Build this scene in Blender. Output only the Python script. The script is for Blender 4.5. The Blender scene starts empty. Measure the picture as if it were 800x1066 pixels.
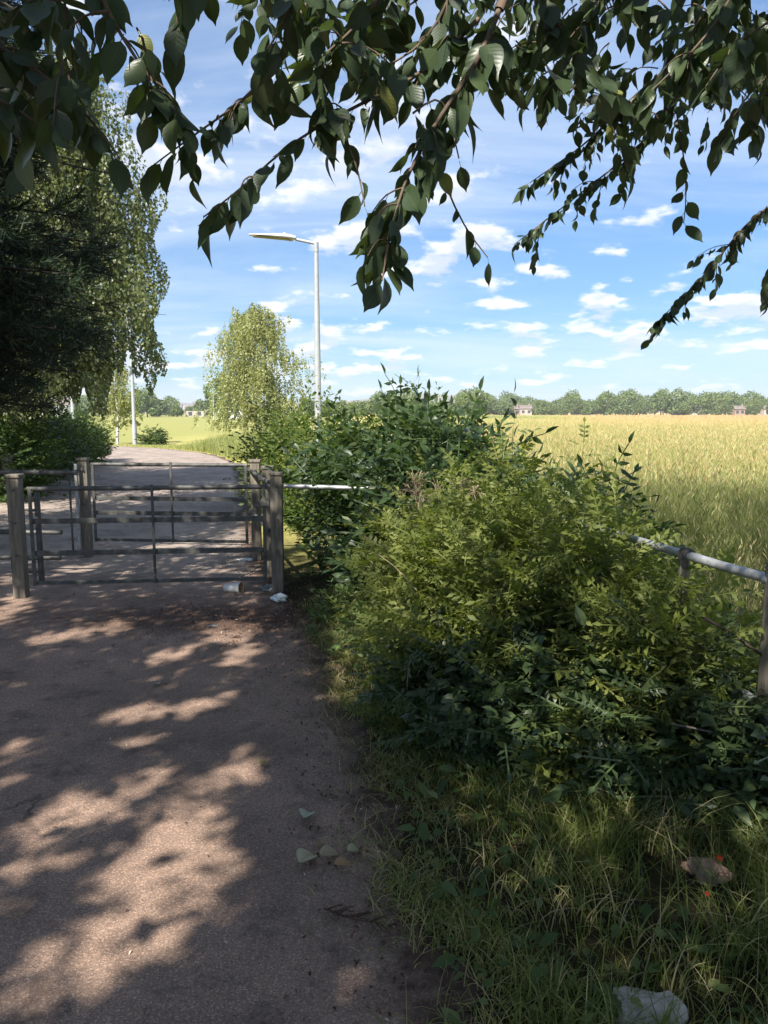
import bpy, bmesh, math
import numpy as np

sc = bpy.context.scene
rng = np.random.default_rng(11)
rad = math.radians
pi = math.pi

# ------------------------------------------------------------------ camera, sky, sun, exposure
TILT = rad(7.55)
CAMH = 1.6
FPX = 790.0
cam_d = bpy.data.cameras.new("camera")
cam = bpy.data.objects.new("camera", cam_d)
sc.collection.objects.link(cam)
cam.location = (0, 0, CAMH)
cam.rotation_euler = (pi / 2 - TILT, 0, 0)
cam_d.sensor_fit = 'VERTICAL'
cam_d.sensor_height = 24.0
cam_d.lens = 24.0 * FPX / 1066.0
cam_d.clip_start = 0.05
cam_d.clip_end = 8000
sc.camera = cam
CR = np.array([1.0, 0, 0]); CF = np.array([0, math.cos(TILT), -math.sin(TILT)]); CU = np.array([0, math.sin(TILT), math.cos(TILT)])
CC = np.array([0, 0, CAMH])

SUN_EL = rad(46)
SUN_H = np.array([-0.47, -0.88]); SUN_H /= np.linalg.norm(SUN_H)
TOSUN = np.array([SUN_H[0] * math.cos(SUN_EL), SUN_H[1] * math.cos(SUN_EL), math.sin(SUN_EL)])

world = bpy.data.worlds.new("World")
sc.world = world
world.use_nodes = True
SKY_STRENGTH = 0.078
EXPOSURE = 1.12
SUN_STRENGTH = 5.0


def build_world():
    nt = world.node_tree
    N, L = nt.nodes, nt.links
    N.clear()
    out = N.new('ShaderNodeOutputWorld'); bg = N.new('ShaderNodeBackground')
    bg.inputs['Strength'].default_value = SKY_STRENGTH
    L.new(bg.outputs[0], out.inputs[0])
    sky = N.new('ShaderNodeTexSky'); sky.sky_type = 'NISHITA'
    sky.sun_disc = False
    sky.sun_elevation = SUN_EL
    sky.sun_rotation = math.atan2(TOSUN[0], TOSUN[1])
    sky.air_density = 1.0; sky.dust_density = 0.25; sky.ozone_density = 2.2
    sky.altitude = 50
    hsv = N.new('ShaderNodeHueSaturation'); hsv.inputs['Saturation'].default_value = 1.2
    hsv.inputs['Value'].default_value = 1.0
    L.new(sky.outputs[0], hsv.inputs['Color'])
    skycol = hsv.outputs[0]

    def math_(op, a, b=None, clamp=False):
        n = N.new('ShaderNodeMath'); n.operation = op; n.use_clamp = clamp
        for i, v in enumerate((a, b)):
            if v is None: continue
            if isinstance(v, (int, float)): n.inputs[i].default_value = v
            else: L.new(v, n.inputs[i])
        return n.outputs[0]

    def smooth(v, a, b):
        n = N.new('ShaderNodeMapRange'); n.interpolation_type = 'SMOOTHSTEP'
        L.new(v, n.inputs[0]); n.inputs[1].default_value = a; n.inputs[2].default_value = b
        return n.outputs[0]

    tc = N.new('ShaderNodeTexCoord')
    sep = N.new('ShaderNodeSeparateXYZ'); L.new(tc.outputs['Generated'], sep.inputs[0])
    z = math_('MAXIMUM', sep.outputs[2], 0.0)

    def plane(e):
        d = math_('ADD', z, e)
        c = N.new('ShaderNodeCombineXYZ')
        L.new(math_('DIVIDE', sep.outputs[0], d), c.inputs[0])
        L.new(math_('DIVIDE', sep.outputs[1], d), c.inputs[1])
        return c.outputs[0]

    def noise(vec, scale, detail, rough=0.55, off=(0, 0, 0), dist=0.0, stretch=(1, 1, 1)):
        m = N.new('ShaderNodeMapping'); m.inputs['Location'].default_value = off
        m.inputs['Scale'].default_value = stretch
        L.new(vec, m.inputs[0])
        n = N.new('ShaderNodeTexNoise'); n.inputs['Scale'].default_value = scale
        n.inputs['Detail'].default_value = detail; n.inputs['Roughness'].default_value = rough
        n.inputs['Distortion'].default_value = dist
        L.new(m.outputs[0], n.inputs['Vector'])
        return n.outputs['Fac']

    tint = N.new('ShaderNodeMix'); tint.data_type = 'RGBA'
    L.new(smooth(z, 0.0, 0.42), tint.inputs['Factor'])
    tint.inputs['A'].default_value = (.40, .58, .76, 1); tint.inputs['B'].default_value = (1.0, 1.02, 1.08, 1)
    tm_ = N.new('ShaderNodeMix'); tm_.data_type = 'RGBA'; tm_.blend_type = 'MULTIPLY'; tm_.inputs['Factor'].default_value = 1
    L.new(skycol, tm_.inputs['A']); L.new(tint.outputs['Result'], tm_.inputs['B']); skycol = tm_.outputs['Result']
    p = plane(0.24)
    cum = noise(p, 5.6, 8, 0.55, (3.1, 1.7, 0))
    big = noise(p, 1.1, 2, 0.5, (0.4, 5.3, 0))
    dens = math_('ADD', cum, math_('MULTIPLY', math_('SUBTRACT', big, 0.5), 0.55))
    # a band of heaped cloud low in the sky, thinner overhead
    lowband = smooth(z, 0.34, 0.08)
    thr = math_('ADD', dens, math_('MULTIPLY', lowband, 0.05))
    alpha = smooth(thr, 0.565, 0.69)
    # the same field a little higher in the sky: where it is dense we look at a cloud's base
    p2 = N.new('ShaderNodeVectorMath'); p2.operation = 'SCALE'; p2.inputs['Scale'].default_value = 0.965
    L.new(p, p2.inputs[0])
    cum2 = noise(p2.outputs[0], 5.6, 5, 0.5, (3.1, 1.7, 0))
    base = smooth(math_('ADD', cum2, math_('MULTIPLY', math_('SUBTRACT', big, 0.5), 0.55)), 0.50, 0.66)
    ccol = N.new('ShaderNodeMix'); ccol.data_type = 'RGBA'
    L.new(base, ccol.inputs['Factor'])
    ccol.inputs['A'].default_value = (7.6, 7.5, 7.5, 1)
    ccol.inputs['B'].default_value = (4.9, 5.3, 6.1, 1)
    # thin veils
    pv = plane(0.22)
    veil = noise(pv, 1.1, 6, 0.6, (7.3, 2.0, 0), 0.6, (0.5, 1.6, 1))
    va = math_('MULTIPLY', smooth(veil, 0.34, 0.78), 0.68)
    vcol = N.new('ShaderNodeMix'); vcol.data_type = 'RGBA'
    L.new(va, vcol.inputs['Factor']); L.new(skycol, vcol.inputs['A'])
    vcol.inputs['B'].default_value = (5.6, 6.2, 7.0, 1)
    fin = N.new('ShaderNodeMix'); fin.data_type = 'RGBA'
    L.new(math_('MULTIPLY', alpha, 0.86), fin.inputs['Factor'])
    L.new(vcol.outputs['Result'], fin.inputs['A']); L.new(ccol.outputs['Result'], fin.inputs['B'])
    L.new(fin.outputs['Result'], bg.inputs['Color'])


build_world()

sun_d = bpy.data.lights.new("sun", 'SUN')
sun_d.energy = SUN_STRENGTH; sun_d.angle = rad(0.53); sun_d.color = (1.0, 0.945, 0.86)
sun = bpy.data.objects.new("sun", sun_d); sc.collection.objects.link(sun)
sun.rotation_euler = (rad(90) - SUN_EL, 0, math.atan2(TOSUN[0], -TOSUN[1]))
sun.location = (0, 0, 30)

sc.view_settings.view_transform = 'Standard'
sc.view_settings.look = 'None'
sc.view_settings.exposure = EXPOSURE
sc.view_settings.gamma = 1
sc.view_settings.use_curve_mapping = False
sc.render.engine = 'CYCLES'
sc.cycles.max_bounces = 8; sc.cycles.diffuse_bounces = 4; sc.cycles.transmission_bounces = 6; sc.cycles.glossy_bounces = 2
sc.cycles.volume_bounces = 0
sc.cycles.sample_clamp_indirect = 6
sc.cycles.use_denoising = True
try:
    sc.cycles.denoiser = 'OPENIMAGEDENOISE'
except Exception:
    pass


# ------------------------------------------------------------------ helpers
def P(px, py, zc):
    return CC + zc * ((px - 400) / FPX * CR - (py - 533) / FPX * CU + CF)


def G(px, py, h=0.0):
    d = (px - 400) / FPX * CR - (py - 533) / FPX * CU + CF
    t = (h - CAMH) / d[2]
    return CC + t * d


def proj(pts):
    q = np.asarray(pts) - CC
    zc = q @ CF
    zz = np.where(np.abs(zc) < 1e-6, 1e-6, zc)
    return 400 + FPX * (q @ CR) / zz, 533 - FPX * (q @ CU) / zz, zc


def nrm(v):
    v = np.asarray(v, float)
    return v / np.maximum(np.linalg.norm(v, axis=-1, keepdims=True), 1e-9)


class MB:
    """collects quads (verts, faces, uv, tone) and links them as ONE mesh object"""
    def __init__(s): s.v = []; s.f = []; s.uv = []; s.t = []; s.n = 0

    def add(s, v, f, uv=None, tone=None):
        v = np.asarray(v, float).reshape(-1, 3); f = np.asarray(f, int).reshape(-1, 4)
        s.v.append(v); s.f.append(f + s.n)
        s.uv.append(np.zeros((len(v), 2)) if uv is None else np.asarray(uv, float))
        s.t.append(np.full(len(v), 0.5) if tone is None else np.broadcast_to(np.asarray(tone, float), (len(v),)))
        s.n += len(v)

    def build(s, name, mat, parent=None, smooth=True, loc=None):
        v = np.concatenate(s.v) if s.v else np.zeros((0, 3)); f = np.concatenate(s.f) if s.f else np.zeros((0, 4), int)
        uv = np.concatenate(s.uv); t = np.concatenate(s.t)
        if loc is not None: v = v - np.asarray(loc)
        me = bpy.data.meshes.new(name)
        me.vertices.add(len(v)); me.vertices.foreach_set('co', v.astype(np.float32).ravel())
        me.loops.add(len(f) * 4); me.loops.foreach_set('vertex_index', f.astype(np.int32).ravel())
        me.polygons.add(len(f)); me.polygons.foreach_set('loop_start', (np.arange(len(f)) * 4).astype(np.int32))
        try: me.polygons.foreach_set('loop_total', np.full(len(f), 4, np.int32))
        except Exception: pass
        ul = me.uv_layers.new(name='UVMap')
        ul.data.foreach_set('uv', uv[f.ravel()].astype(np.float32).ravel())
        at = me.attributes.new('tone', 'FLOAT', 'POINT'); at.data.foreach_set('value', t.astype(np.float32))
        me.update(calc_edges=True)
        if smooth: me.polygons.foreach_set('use_smooth', np.ones(len(f), bool))
        if mat is not None: me.materials.append(mat)
        o = bpy.data.objects.new(name, me)
        sc.collection.objects.link(o)
        if loc is not None: o.location = loc
        if parent is not None: put(o, parent)
        return o


def put(o, parent):
    o.parent = parent
    o.matrix_parent_inverse = parent_world(parent).inverted()


def parent_world(o):
    from mathutils import Matrix
    m = Matrix.LocRotScale(o.location, o.rotation_euler, o.scale)
    if o.parent: m = parent_world(o.parent) @ o.matrix_parent_inverse @ m
    return m


def tag(o, label=None, cat=None, group=None, kind=None):
    if label: o['label'] = label
    if cat: o['category'] = cat
    if group: o['group'] = group
    if kind: o['kind'] = kind
    return o


def thing(name, label, cat, loc=(0, 0, 0), group=None):
    o = bpy.data.objects.new(name, None); sc.collection.objects.link(o)
    o.location = tuple(float(c) for c in loc); o.empty_display_size = 0.2
    return tag(o, label, cat, group)


def copy_tree(o, parent=None):
    c = o.copy(); sc.collection.objects.link(c)
    if parent is not None: c.parent = parent
    for ch in [x for x in sc.objects if x.parent == o]:
        copy_tree(ch, c)
    return c


def tube(mb, pts, r, seg=8, tone=0.5, caps=True):
    pts = np.asarray(pts, float); n = len(pts)
    r = np.broadcast_to(np.asarray(r, float), (n,))
    tg = nrm(np.gradient(pts, axis=0))
    ref = np.array([0, 0, 1.0]) if abs(tg[0][2]) < 0.9 else np.array([1.0, 0, 0])
    a = nrm(np.cross(tg, ref)); b = np.cross(tg, a)
    th = np.arange(seg) / seg * 2 * pi
    ring = pts[:, None] + r[:, None, None] * (np.cos(th)[None, :, None] * a[:, None] + np.sin(th)[None, :, None] * b[:, None])
    V = ring.reshape(-1, 3)
    i = np.arange(n - 1)[:, None] * seg; j = np.arange(seg)[None]; k = (j + 1) % seg
    F = np.stack([i + j, i + k, i + seg + k, i + seg + j], -1).reshape(-1, 4)
    L = np.concatenate([[0], np.cumsum(np.linalg.norm(np.diff(pts, axis=0), axis=1))])
    uv = np.stack([np.tile(th / (2 * pi), n), np.repeat(L, seg)], 1)
    mb.add(V, F, uv, tone)
    if caps:
        for idx, flip in ((0, True), (n - 1, False)):
            c = pts[idx]; rv = ring[idx]
            VV = np.concatenate([rv, c[None]])
            FF = []
            for q in range(0, seg, 2):
                FF.append([q, (q + 1) % seg, (q + 2) % seg, seg] if flip is False else [(q + 2) % seg, (q + 1) % seg, q, seg])
            mb.add(VV, FF, None, tone)


def bevel_box(name, size, mat, parent, loc, rotz=0.0, bev=0.008, rot=None):
    bm = bmesh.new(); bmesh.ops.create_cube(bm, size=1)
    for v in bm.verts: v.co.x *= size[0]; v.co.y *= size[1]; v.co.z *= size[2]
    bmesh.ops.bevel(bm, geom=bm.edges[:], offset=bev, segments=2, affect='EDGES', profile=0.6)
    me = bpy.data.meshes.new(name); bm.to_mesh(me); bm.free()
    me.materials.append(mat)
    o = bpy.data.objects.new(name, me); sc.collection.objects.link(o)
    o.location = tuple(float(c) for c in loc); o.rotation_euler = rot if rot else (0, 0, rotz)
    if parent is not None: put(o, parent)
    return o


# leaf templates: (verts, quads, uv); leaf lies along +Y, width along X, normal +Z, unit length
def leaf_tpl(n=4, w=0.5, fold=0.25, curl=0.25, shape='ovate', stalk=0.0):
    t = np.linspace(0, 1, n + 1)
    if shape == 'ovate': prof = np.sin(pi * np.clip(t, 0, 1) ** 0.85) ** 0.8 * (1 - 0.25 * t)
    elif shape == 'tip': prof = np.where(t < 0.8, np.sin(pi * (t / 0.92) ** 0.9).clip(0) ** 0.75, 0.36 * ((1 - t) / 0.2).clip(0) ** 1.4)
    elif shape == 'round': prof = np.sin(pi * t) ** 0.55
    else: prof = np.sin(pi * t)
    prof = np.maximum(prof, 0.02); prof[0] = 0.04; prof[-1] = 0.012
    V = []; UV = []
    for i in range(n + 1):
        y = t[i]; z = -curl * y * y
        hw = prof[i] * w / 2
        for s in (-1, 0, 1):
            V.append((s * hw, stalk + y, z + abs(s) * hw * fold)); UV.append((0.5 + 0.5 * s * prof[i], y))
    F = []
    for i in range(n):
        for s in (0, 1):
            a = i * 3 + s
            F.append((a, a + 1, a + 4, a + 3))
    return np.array(V), np.array(F), np.array(UV)


def join_tpl(items):
    V = []; F = []; U = []; n = 0
    for v, f, u in items:
        V.append(v); F.append(np.asarray(f) + n); U.append(u); n += len(v)
    return np.concatenate(V), np.concatenate(F), np.concatenate(U)


def xf(tp, scale, ang, pos, roll=0.0):
    v, f, u = tp; v = v * scale
    cr, sr = math.cos(roll), math.sin(roll)
    v = np.stack([v[:, 0] * cr + v[:, 2] * sr, v[:, 1], -v[:, 0] * sr + v[:, 2] * cr], 1)
    c, s = math.cos(ang), math.sin(ang)
    v = np.stack([v[:, 0] * c + v[:, 1] * s, -v[:, 0] * s + v[:, 1] * c, v[:, 2]], 1)
    return v + np.asarray(pos), f, u


def pinnate(pairs, length, leaf_len, w, droop=0.25, seed=0, nseg=3, shape='ovate'):
    r = np.random.default_rng(seed)
    it = []
    y0 = 0.3 * length
    for i in range(pairs + 1):
        t = i / max(pairs, 1); y = y0 + (length - y0) * t; zz = -droop * y * y / length
        if i == pairs:
            it.append(xf(leaf_tpl(nseg, w, 0.2, 0.25, shape), leaf_len * 1.1, 0, (0, y, zz)))
        else:
            for s in (-1, 1):
                it.append(xf(leaf_tpl(nseg, w, 0.2, 0.3, shape), leaf_len * r.uniform(.85, 1.08), s * r.uniform(1.05, 1.35), (0, y, zz), s * r.uniform(-.2, .3)))
    yy = np.linspace(0, length, 5); hw = 0.004 * length / 0.2 + .0004
    V = []; 
    for y in yy: V += [(-hw, y, -droop * y * y / length), (hw, y, -droop * y * y / length)]
    F = [(2 * i, 2 * i + 1, 2 * i + 3, 2 * i + 2) for i in range(4)]
    it.append((np.array(V), np.array(F), np.full((10, 2), .5)))
    return join_tpl(it)


def scatter(mb, tp, pos, ydir, nhint, scale, tone):
    pos = np.asarray(pos, float); N = len(pos)
    if N == 0: return
    y = nrm(ydir); x = nrm(np.cross(y, nrm(nhint))); z = np.cross(x, y)
    sc_ = np.broadcast_to(np.asarray(scale, float), (N,))
    v, f, u = tp
    W = pos[:, None] + sc_[:, None, None] * (v[None, :, 0:1] * x[:, None] + v[None, :, 1:2] * y[:, None] + v[None, :, 2:3] * z[:, None])
    F = f[None] + (np.arange(N) * len(v))[:, None, None]
    mb.add(W.reshape(-1, 3), F.reshape(-1, 4), np.tile(u, (N, 1)), np.repeat(np.broadcast_to(tone, (N,)), len(v)))


def rv(n, s=1.0): return rng.normal(0, s, (n, 3))


# ------------------------------------------------------------------ materials
def mat_new(name):
    m = bpy.data.materials.new(name); m.use_nodes = True
    nt = m.node_tree; nt.nodes.clear()
    return m, nt, nt.nodes, nt.links


def ramp(N, stops):
    r = N.new('ShaderNodeValToRGB'); cr = r.color_ramp
    while len(cr.elements) < len(stops): cr.elements.new(0.5)
    for e, (p, c) in zip(cr.elements, stops): e.position = p; e.color = (*c, 1)
    return r


def leaf_mat(name, stops, trans=0.35, rough=0.45, spec=0.35, veins=0.0, tcol=1.6, noise_scale=0.0):
    m, nt, N, L = mat_new(name)
    out = N.new('ShaderNodeOutputMaterial'); mix = N.new('ShaderNodeMixShader'); mix.inputs[0].default_value = trans
    bs = N.new('ShaderNodeBsdfPrincipled'); tr = N.new('ShaderNodeBsdfTranslucent')
    at = N.new('ShaderNodeAttribute'); at.attribute_name = 'tone'
    r = ramp(N, stops); L.new(at.outputs['Fac'], r.inputs[0]); col = r.outputs[0]
    if veins > 0:
        uv = N.new('ShaderNodeUVMap'); uv.uv_map = 'UVMap'
        sp = N.new('ShaderNodeSeparateXYZ'); L.new(uv.outputs[0], sp.inputs[0])
        def mm(op, a, b):
            n = N.new('ShaderNodeMath'); n.operation = op
            for i, q in enumerate((a, b)):
                if q is None: continue
                if isinstance(q, (int, float)): n.inputs[i].default_value = q
                else: L.new(q, n.inputs[i])
            return n.outputs[0]
        du = mm('ABSOLUTE', mm('SUBTRACT', sp.outputs[0], .5), None)
        ph = mm('MULTIPLY', mm('SUBTRACT', sp.outputs[1], mm('MULTIPLY', du, .45)), 9.0)
        fr = mm('ABSOLUTE', mm('SUBTRACT', mm('FRACT', ph, None), .5), None)
        side = mm('LESS_THAN', fr, 0.07)
        mid = mm('LESS_THAN', du, 0.035)
        v = mm('MULTIPLY', mm('MAXIMUM', side, mm('MULTIPLY', mid, 1.6)), veins)
        mx = N.new('ShaderNodeMix'); mx.data_type = 'RGBA'; L.new(v, mx.inputs['Factor']); L.new(col, mx.inputs['A'])
        mx.inputs['B'].default_value = (.16, .22, .07, 1); col = mx.outputs['Result']
        bp = N.new('ShaderNodeBump'); bp.inputs['Strength'].default_value = .14; bp.inputs['Distance'].default_value = .002
        L.new(mm('SUBTRACT', 1.0, mm('MULTIPLY', fr, 2.0)), bp.inputs['Height']); L.new(bp.outputs[0], bs.inputs['Normal'])
    L.new(col, bs.inputs['Base Color'])
    bs.inputs['Roughness'].default_value = rough; bs.inputs['Specular IOR Level'].default_value = spec
    g = N.new('ShaderNodeMix'); g.data_type = 'RGBA'; g.blend_type = 'MULTIPLY'; g.inputs['Factor'].default_value = 1
    L.new(col, g.inputs['A']); g.inputs['B'].default_value = (tcol * 1.1, tcol * 1.15, tcol * .45, 1)
    L.new(g.outputs['Result'], tr.inputs['Color'])
    L.new(bs.outputs[0], mix.inputs[1]); L.new(tr.outputs[0], mix.inputs[2]); L.new(mix.outputs[0], out.inputs[0])
    return m


def noisy_mat(name, c1, c2, scale=8.0, rough=0.8, metal=0.0, bump=0.3, stretch=(1, 1, 1), spec=0.3, c3=None, dist=0.004, detail=8):
    m, nt, N, L = mat_new(name)
    out = N.new('ShaderNodeOutputMaterial'); bs = N.new('ShaderNodeBsdfPrincipled')
    tc = N.new('ShaderNodeTexCoord'); mp = N.new('ShaderNodeMapping'); mp.inputs['Scale'].default_value = stretch
    L.new(tc.outputs['Object'], mp.inputs[0])
    nz = N.new('ShaderNodeTexNoise'); nz.inputs['Scale'].default_value = scale; nz.inputs['Detail'].default_value = detail
    nz.inputs['Roughness'].default_value = .65
    L.new(mp.outputs[0], nz.inputs['Vector'])
    st = [(.3, c1), (.7, c2)] if c3 is None else [(.28, c1), (.52, c2), (.74, c3)]
    r = ramp(N, st); L.new(nz.outputs['Fac'], r.inputs[0]); L.new(r.outputs[0], bs.inputs['Base Color'])
    bs.inputs['Roughness'].default_value = rough; bs.inputs['Metallic'].default_value = metal; bs.inputs['Specular IOR Level'].default_value = spec
    bp = N.new('ShaderNodeBump'); bp.inputs['Strength'].default_value = bump; bp.inputs['Distance'].default_value = dist
    L.new(nz.outputs['Fac'], bp.inputs['Height']); L.new(bp.outputs[0], bs.inputs['Normal'])
    L.new(bs.outputs[0], out.inputs[0])
    return m


def path_mat():
    m, nt, N, L = mat_new('worn_tarmac')
    out = N.new('ShaderNodeOutputMaterial'); bs = N.new('ShaderNodeBsdfPrincipled')
    tc = N.new('ShaderNodeTexCoord'); o = tc.outputs['Object']
    def nz(s, d=6, rgh=.6):
        n = N.new('ShaderNodeTexNoise'); n.inputs['Scale'].default_value = s; n.inputs['Detail'].default_value = d; n.inputs['Roughness'].default_value = rgh
        L.new(o, n.inputs['Vector']); return n.outputs['Fac']
    big = ramp(N, [(.30, (.155, .112, .088)), (.52, (.25, .176, .135)), (.72, (.34, .238, .182))]); L.new(nz(1.3, 8, .62), big.inputs[0])
    vo = N.new('ShaderNodeTexVoronoi'); vo.inputs['Scale'].default_value = 230; L.new(o, vo.inputs['Vector'])
    ag = ramp(N, [(0.0, (.55, .53, .52)), (.45, (1, .98, .95)), (.82, (1.25, 1.2, 1.15)), (.97, (2.1, 2.0, 1.9))]); 
    sepc = N.new('ShaderNodeSeparateColor'); L.new(vo.outputs['Color'], sepc.inputs[0]); L.new(sepc.outputs[0], ag.inputs[0])
    mx = N.new('ShaderNodeMix'); mx.data_type = 'RGBA'; mx.blend_type = 'MULTIPLY'; mx.inputs['Factor'].default_value = .75
    L.new(big.outputs[0], mx.inputs['A']); L.new(ag.outputs[0], mx.inputs['B'])
    # dark blotches and earth washed over the surface
    bl = N.new('ShaderNodeMapRange'); L.new(nz(4.5, 9, .7), bl.inputs[0]); bl.inputs[1].default_value = .53; bl.inputs[2].default_value = .68
    m2 = N.new('ShaderNodeMix'); m2.data_type = 'RGBA'; L.new(bl.outputs[0], m2.inputs['Factor'])
    # beyond the gate greyer tarmac, colour also lifted to stand in for open-sky light
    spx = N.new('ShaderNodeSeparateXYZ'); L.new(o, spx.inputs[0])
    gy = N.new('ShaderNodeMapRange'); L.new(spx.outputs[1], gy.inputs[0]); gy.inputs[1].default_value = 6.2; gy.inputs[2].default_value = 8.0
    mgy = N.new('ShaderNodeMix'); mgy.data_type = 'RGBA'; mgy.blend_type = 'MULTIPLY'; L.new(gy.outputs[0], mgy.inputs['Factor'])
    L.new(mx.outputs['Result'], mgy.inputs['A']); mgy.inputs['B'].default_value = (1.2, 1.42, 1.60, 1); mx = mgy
    L.new(mx.outputs['Result'], m2.inputs['A']); m2.inputs['B'].default_value = (.085, .062, .050, 1)
    m3 = N.new('ShaderNodeMix'); m3.data_type = 'RGBA'; m3.inputs['Factor'].default_value = .7
    L.new(mx.outputs['Result'], m3.inputs['A']); L.new(m2.outputs['Result'], m3.inputs['B'])
    vc = N.new('ShaderNodeTexVoronoi'); vc.feature = 'DISTANCE_TO_EDGE'; vc.inputs['Scale'].default_value = .75
    vd = N.new('ShaderNodeTexNoise'); vd.inputs['Scale'].default_value = 2.5; vd.inputs['Detail'].default_value = 7; L.new(o, vd.inputs['Vector'])
    vx = N.new('ShaderNodeVectorMath'); vx.operation = 'MULTIPLY_ADD'; L.new(vd.outputs['Color'], vx.inputs[0]); vx.inputs[1].default_value = (.9, .9, 0); L.new(o, vx.inputs[2])
    L.new(vx.outputs[0], vc.inputs['Vector'])
    cr = N.new('ShaderNodeMapRange'); L.new(vc.outputs['Distance'], cr.inputs[0]); cr.inputs[1].default_value = .012; cr.inputs[2].default_value = .002
    cmk = N.new('ShaderNodeMapRange'); L.new(nz(.9, 3), cmk.inputs[0]); cmk.inputs[1].default_value = .56; cmk.inputs[2].default_value = .7
    cmm = N.new('ShaderNodeMath'); cmm.operation = 'MULTIPLY'; L.new(cr.outputs[0], cmm.inputs[0]); L.new(cmk.outputs[0], cmm.inputs[1])
    mc = N.new('ShaderNodeMix'); mc.data_type = 'RGBA'; L.new(cmm.outputs[0], mc.inputs['Factor']); L.new(m3.outputs['Result'], mc.inputs['A']); mc.inputs['B'].default_value = (.045, .034, .026, 1)
    m3 = mc
    # earth trodden over the ragged edge
    at = N.new('ShaderNodeAttribute'); at.attribute_name = 'tone'
    ad = N.new('ShaderNodeMath'); ad.operation = 'ADD'; L.new(at.outputs['Fac'], ad.inputs[0])
    ml = N.new('ShaderNodeMath'); ml.operation = 'MULTIPLY'; L.new(nz(6, 8, .7), ml.inputs[0]); ml.inputs[1].default_value = 1.5; L.new(ml.outputs[0], ad.inputs[1])
    er = N.new('ShaderNodeMapRange'); L.new(ad.outputs[0], er.inputs[0]); er.inputs[1].default_value = 1.25; er.inputs[2].default_value = .85
    soil = ramp(N, [(.3, (.050, .030, .021)), (.55, (.095, .058, .042)), (.75, (.16, .10, .07))]); L.new(nz(22, 8, .7), soil.inputs[0])
    vs = N.new('ShaderNodeVectorMath'); vs.operation = 'SUBTRACT'; L.new(o, vs.inputs[0]); vs.inputs[1].default_value = (-1.25, 5.75, 0)
    vm = N.new('ShaderNodeVectorMath'); vm.operation = 'MULTIPLY'; L.new(vs.outputs[0], vm.inputs[0]); vm.inputs[1].default_value = (.55, 1.9, 0)
    vl = N.new('ShaderNodeVectorMath'); vl.operation = 'LENGTH'; L.new(vm.outputs[0], vl.inputs[0])
    va = N.new('ShaderNodeMath'); va.operation = 'ADD'; L.new(vl.outputs['Value'], va.inputs[0]); L.new(ml.outputs[0], va.inputs[1])
    vr = N.new('ShaderNodeMapRange'); L.new(va.outputs[0], vr.inputs[0]); vr.inputs[1].default_value = 1.75; vr.inputs[2].default_value = 1.2; vr.inputs[4].default_value = .85
    mx4 = N.new('ShaderNodeMath'); mx4.operation = 'MAXIMUM'; L.new(er.outputs[0], mx4.inputs[0]); L.new(vr.outputs[0], mx4.inputs[1])
    m4 = N.new('ShaderNodeMix'); m4.data_type = 'RGBA'; L.new(mx4.outputs[0], m4.inputs['Factor']); L.new(m3.outputs['Result'], m4.inputs['A']); L.new(soil.outputs[0], m4.inputs['B'])
    L.new(m4.outputs['Result'], bs.inputs['Base Color'])
    bs.inputs['Roughness'].default_value = .9; bs.inputs['Specular IOR Level'].default_value = .25
    bp = N.new('ShaderNodeBump'); bp.inputs['Strength'].default_value = .5; bp.inputs['Distance'].default_value = .0022
    L.new(vo.outputs['Distance'], bp.inputs['Height'])
    bp2 = N.new('ShaderNodeBump'); bp2.inputs['Strength'].default_value = .5; bp2.inputs['Distance'].default_value = .02
    L.new(nz(7, 8), bp2.inputs['Height']); L.new(bp.outputs[0], bp2.inputs['Normal']); L.new(bp2.outputs[0], bs.inputs['Normal'])
    L.new(bs.outputs[0], out.inputs[0])
    return m


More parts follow.
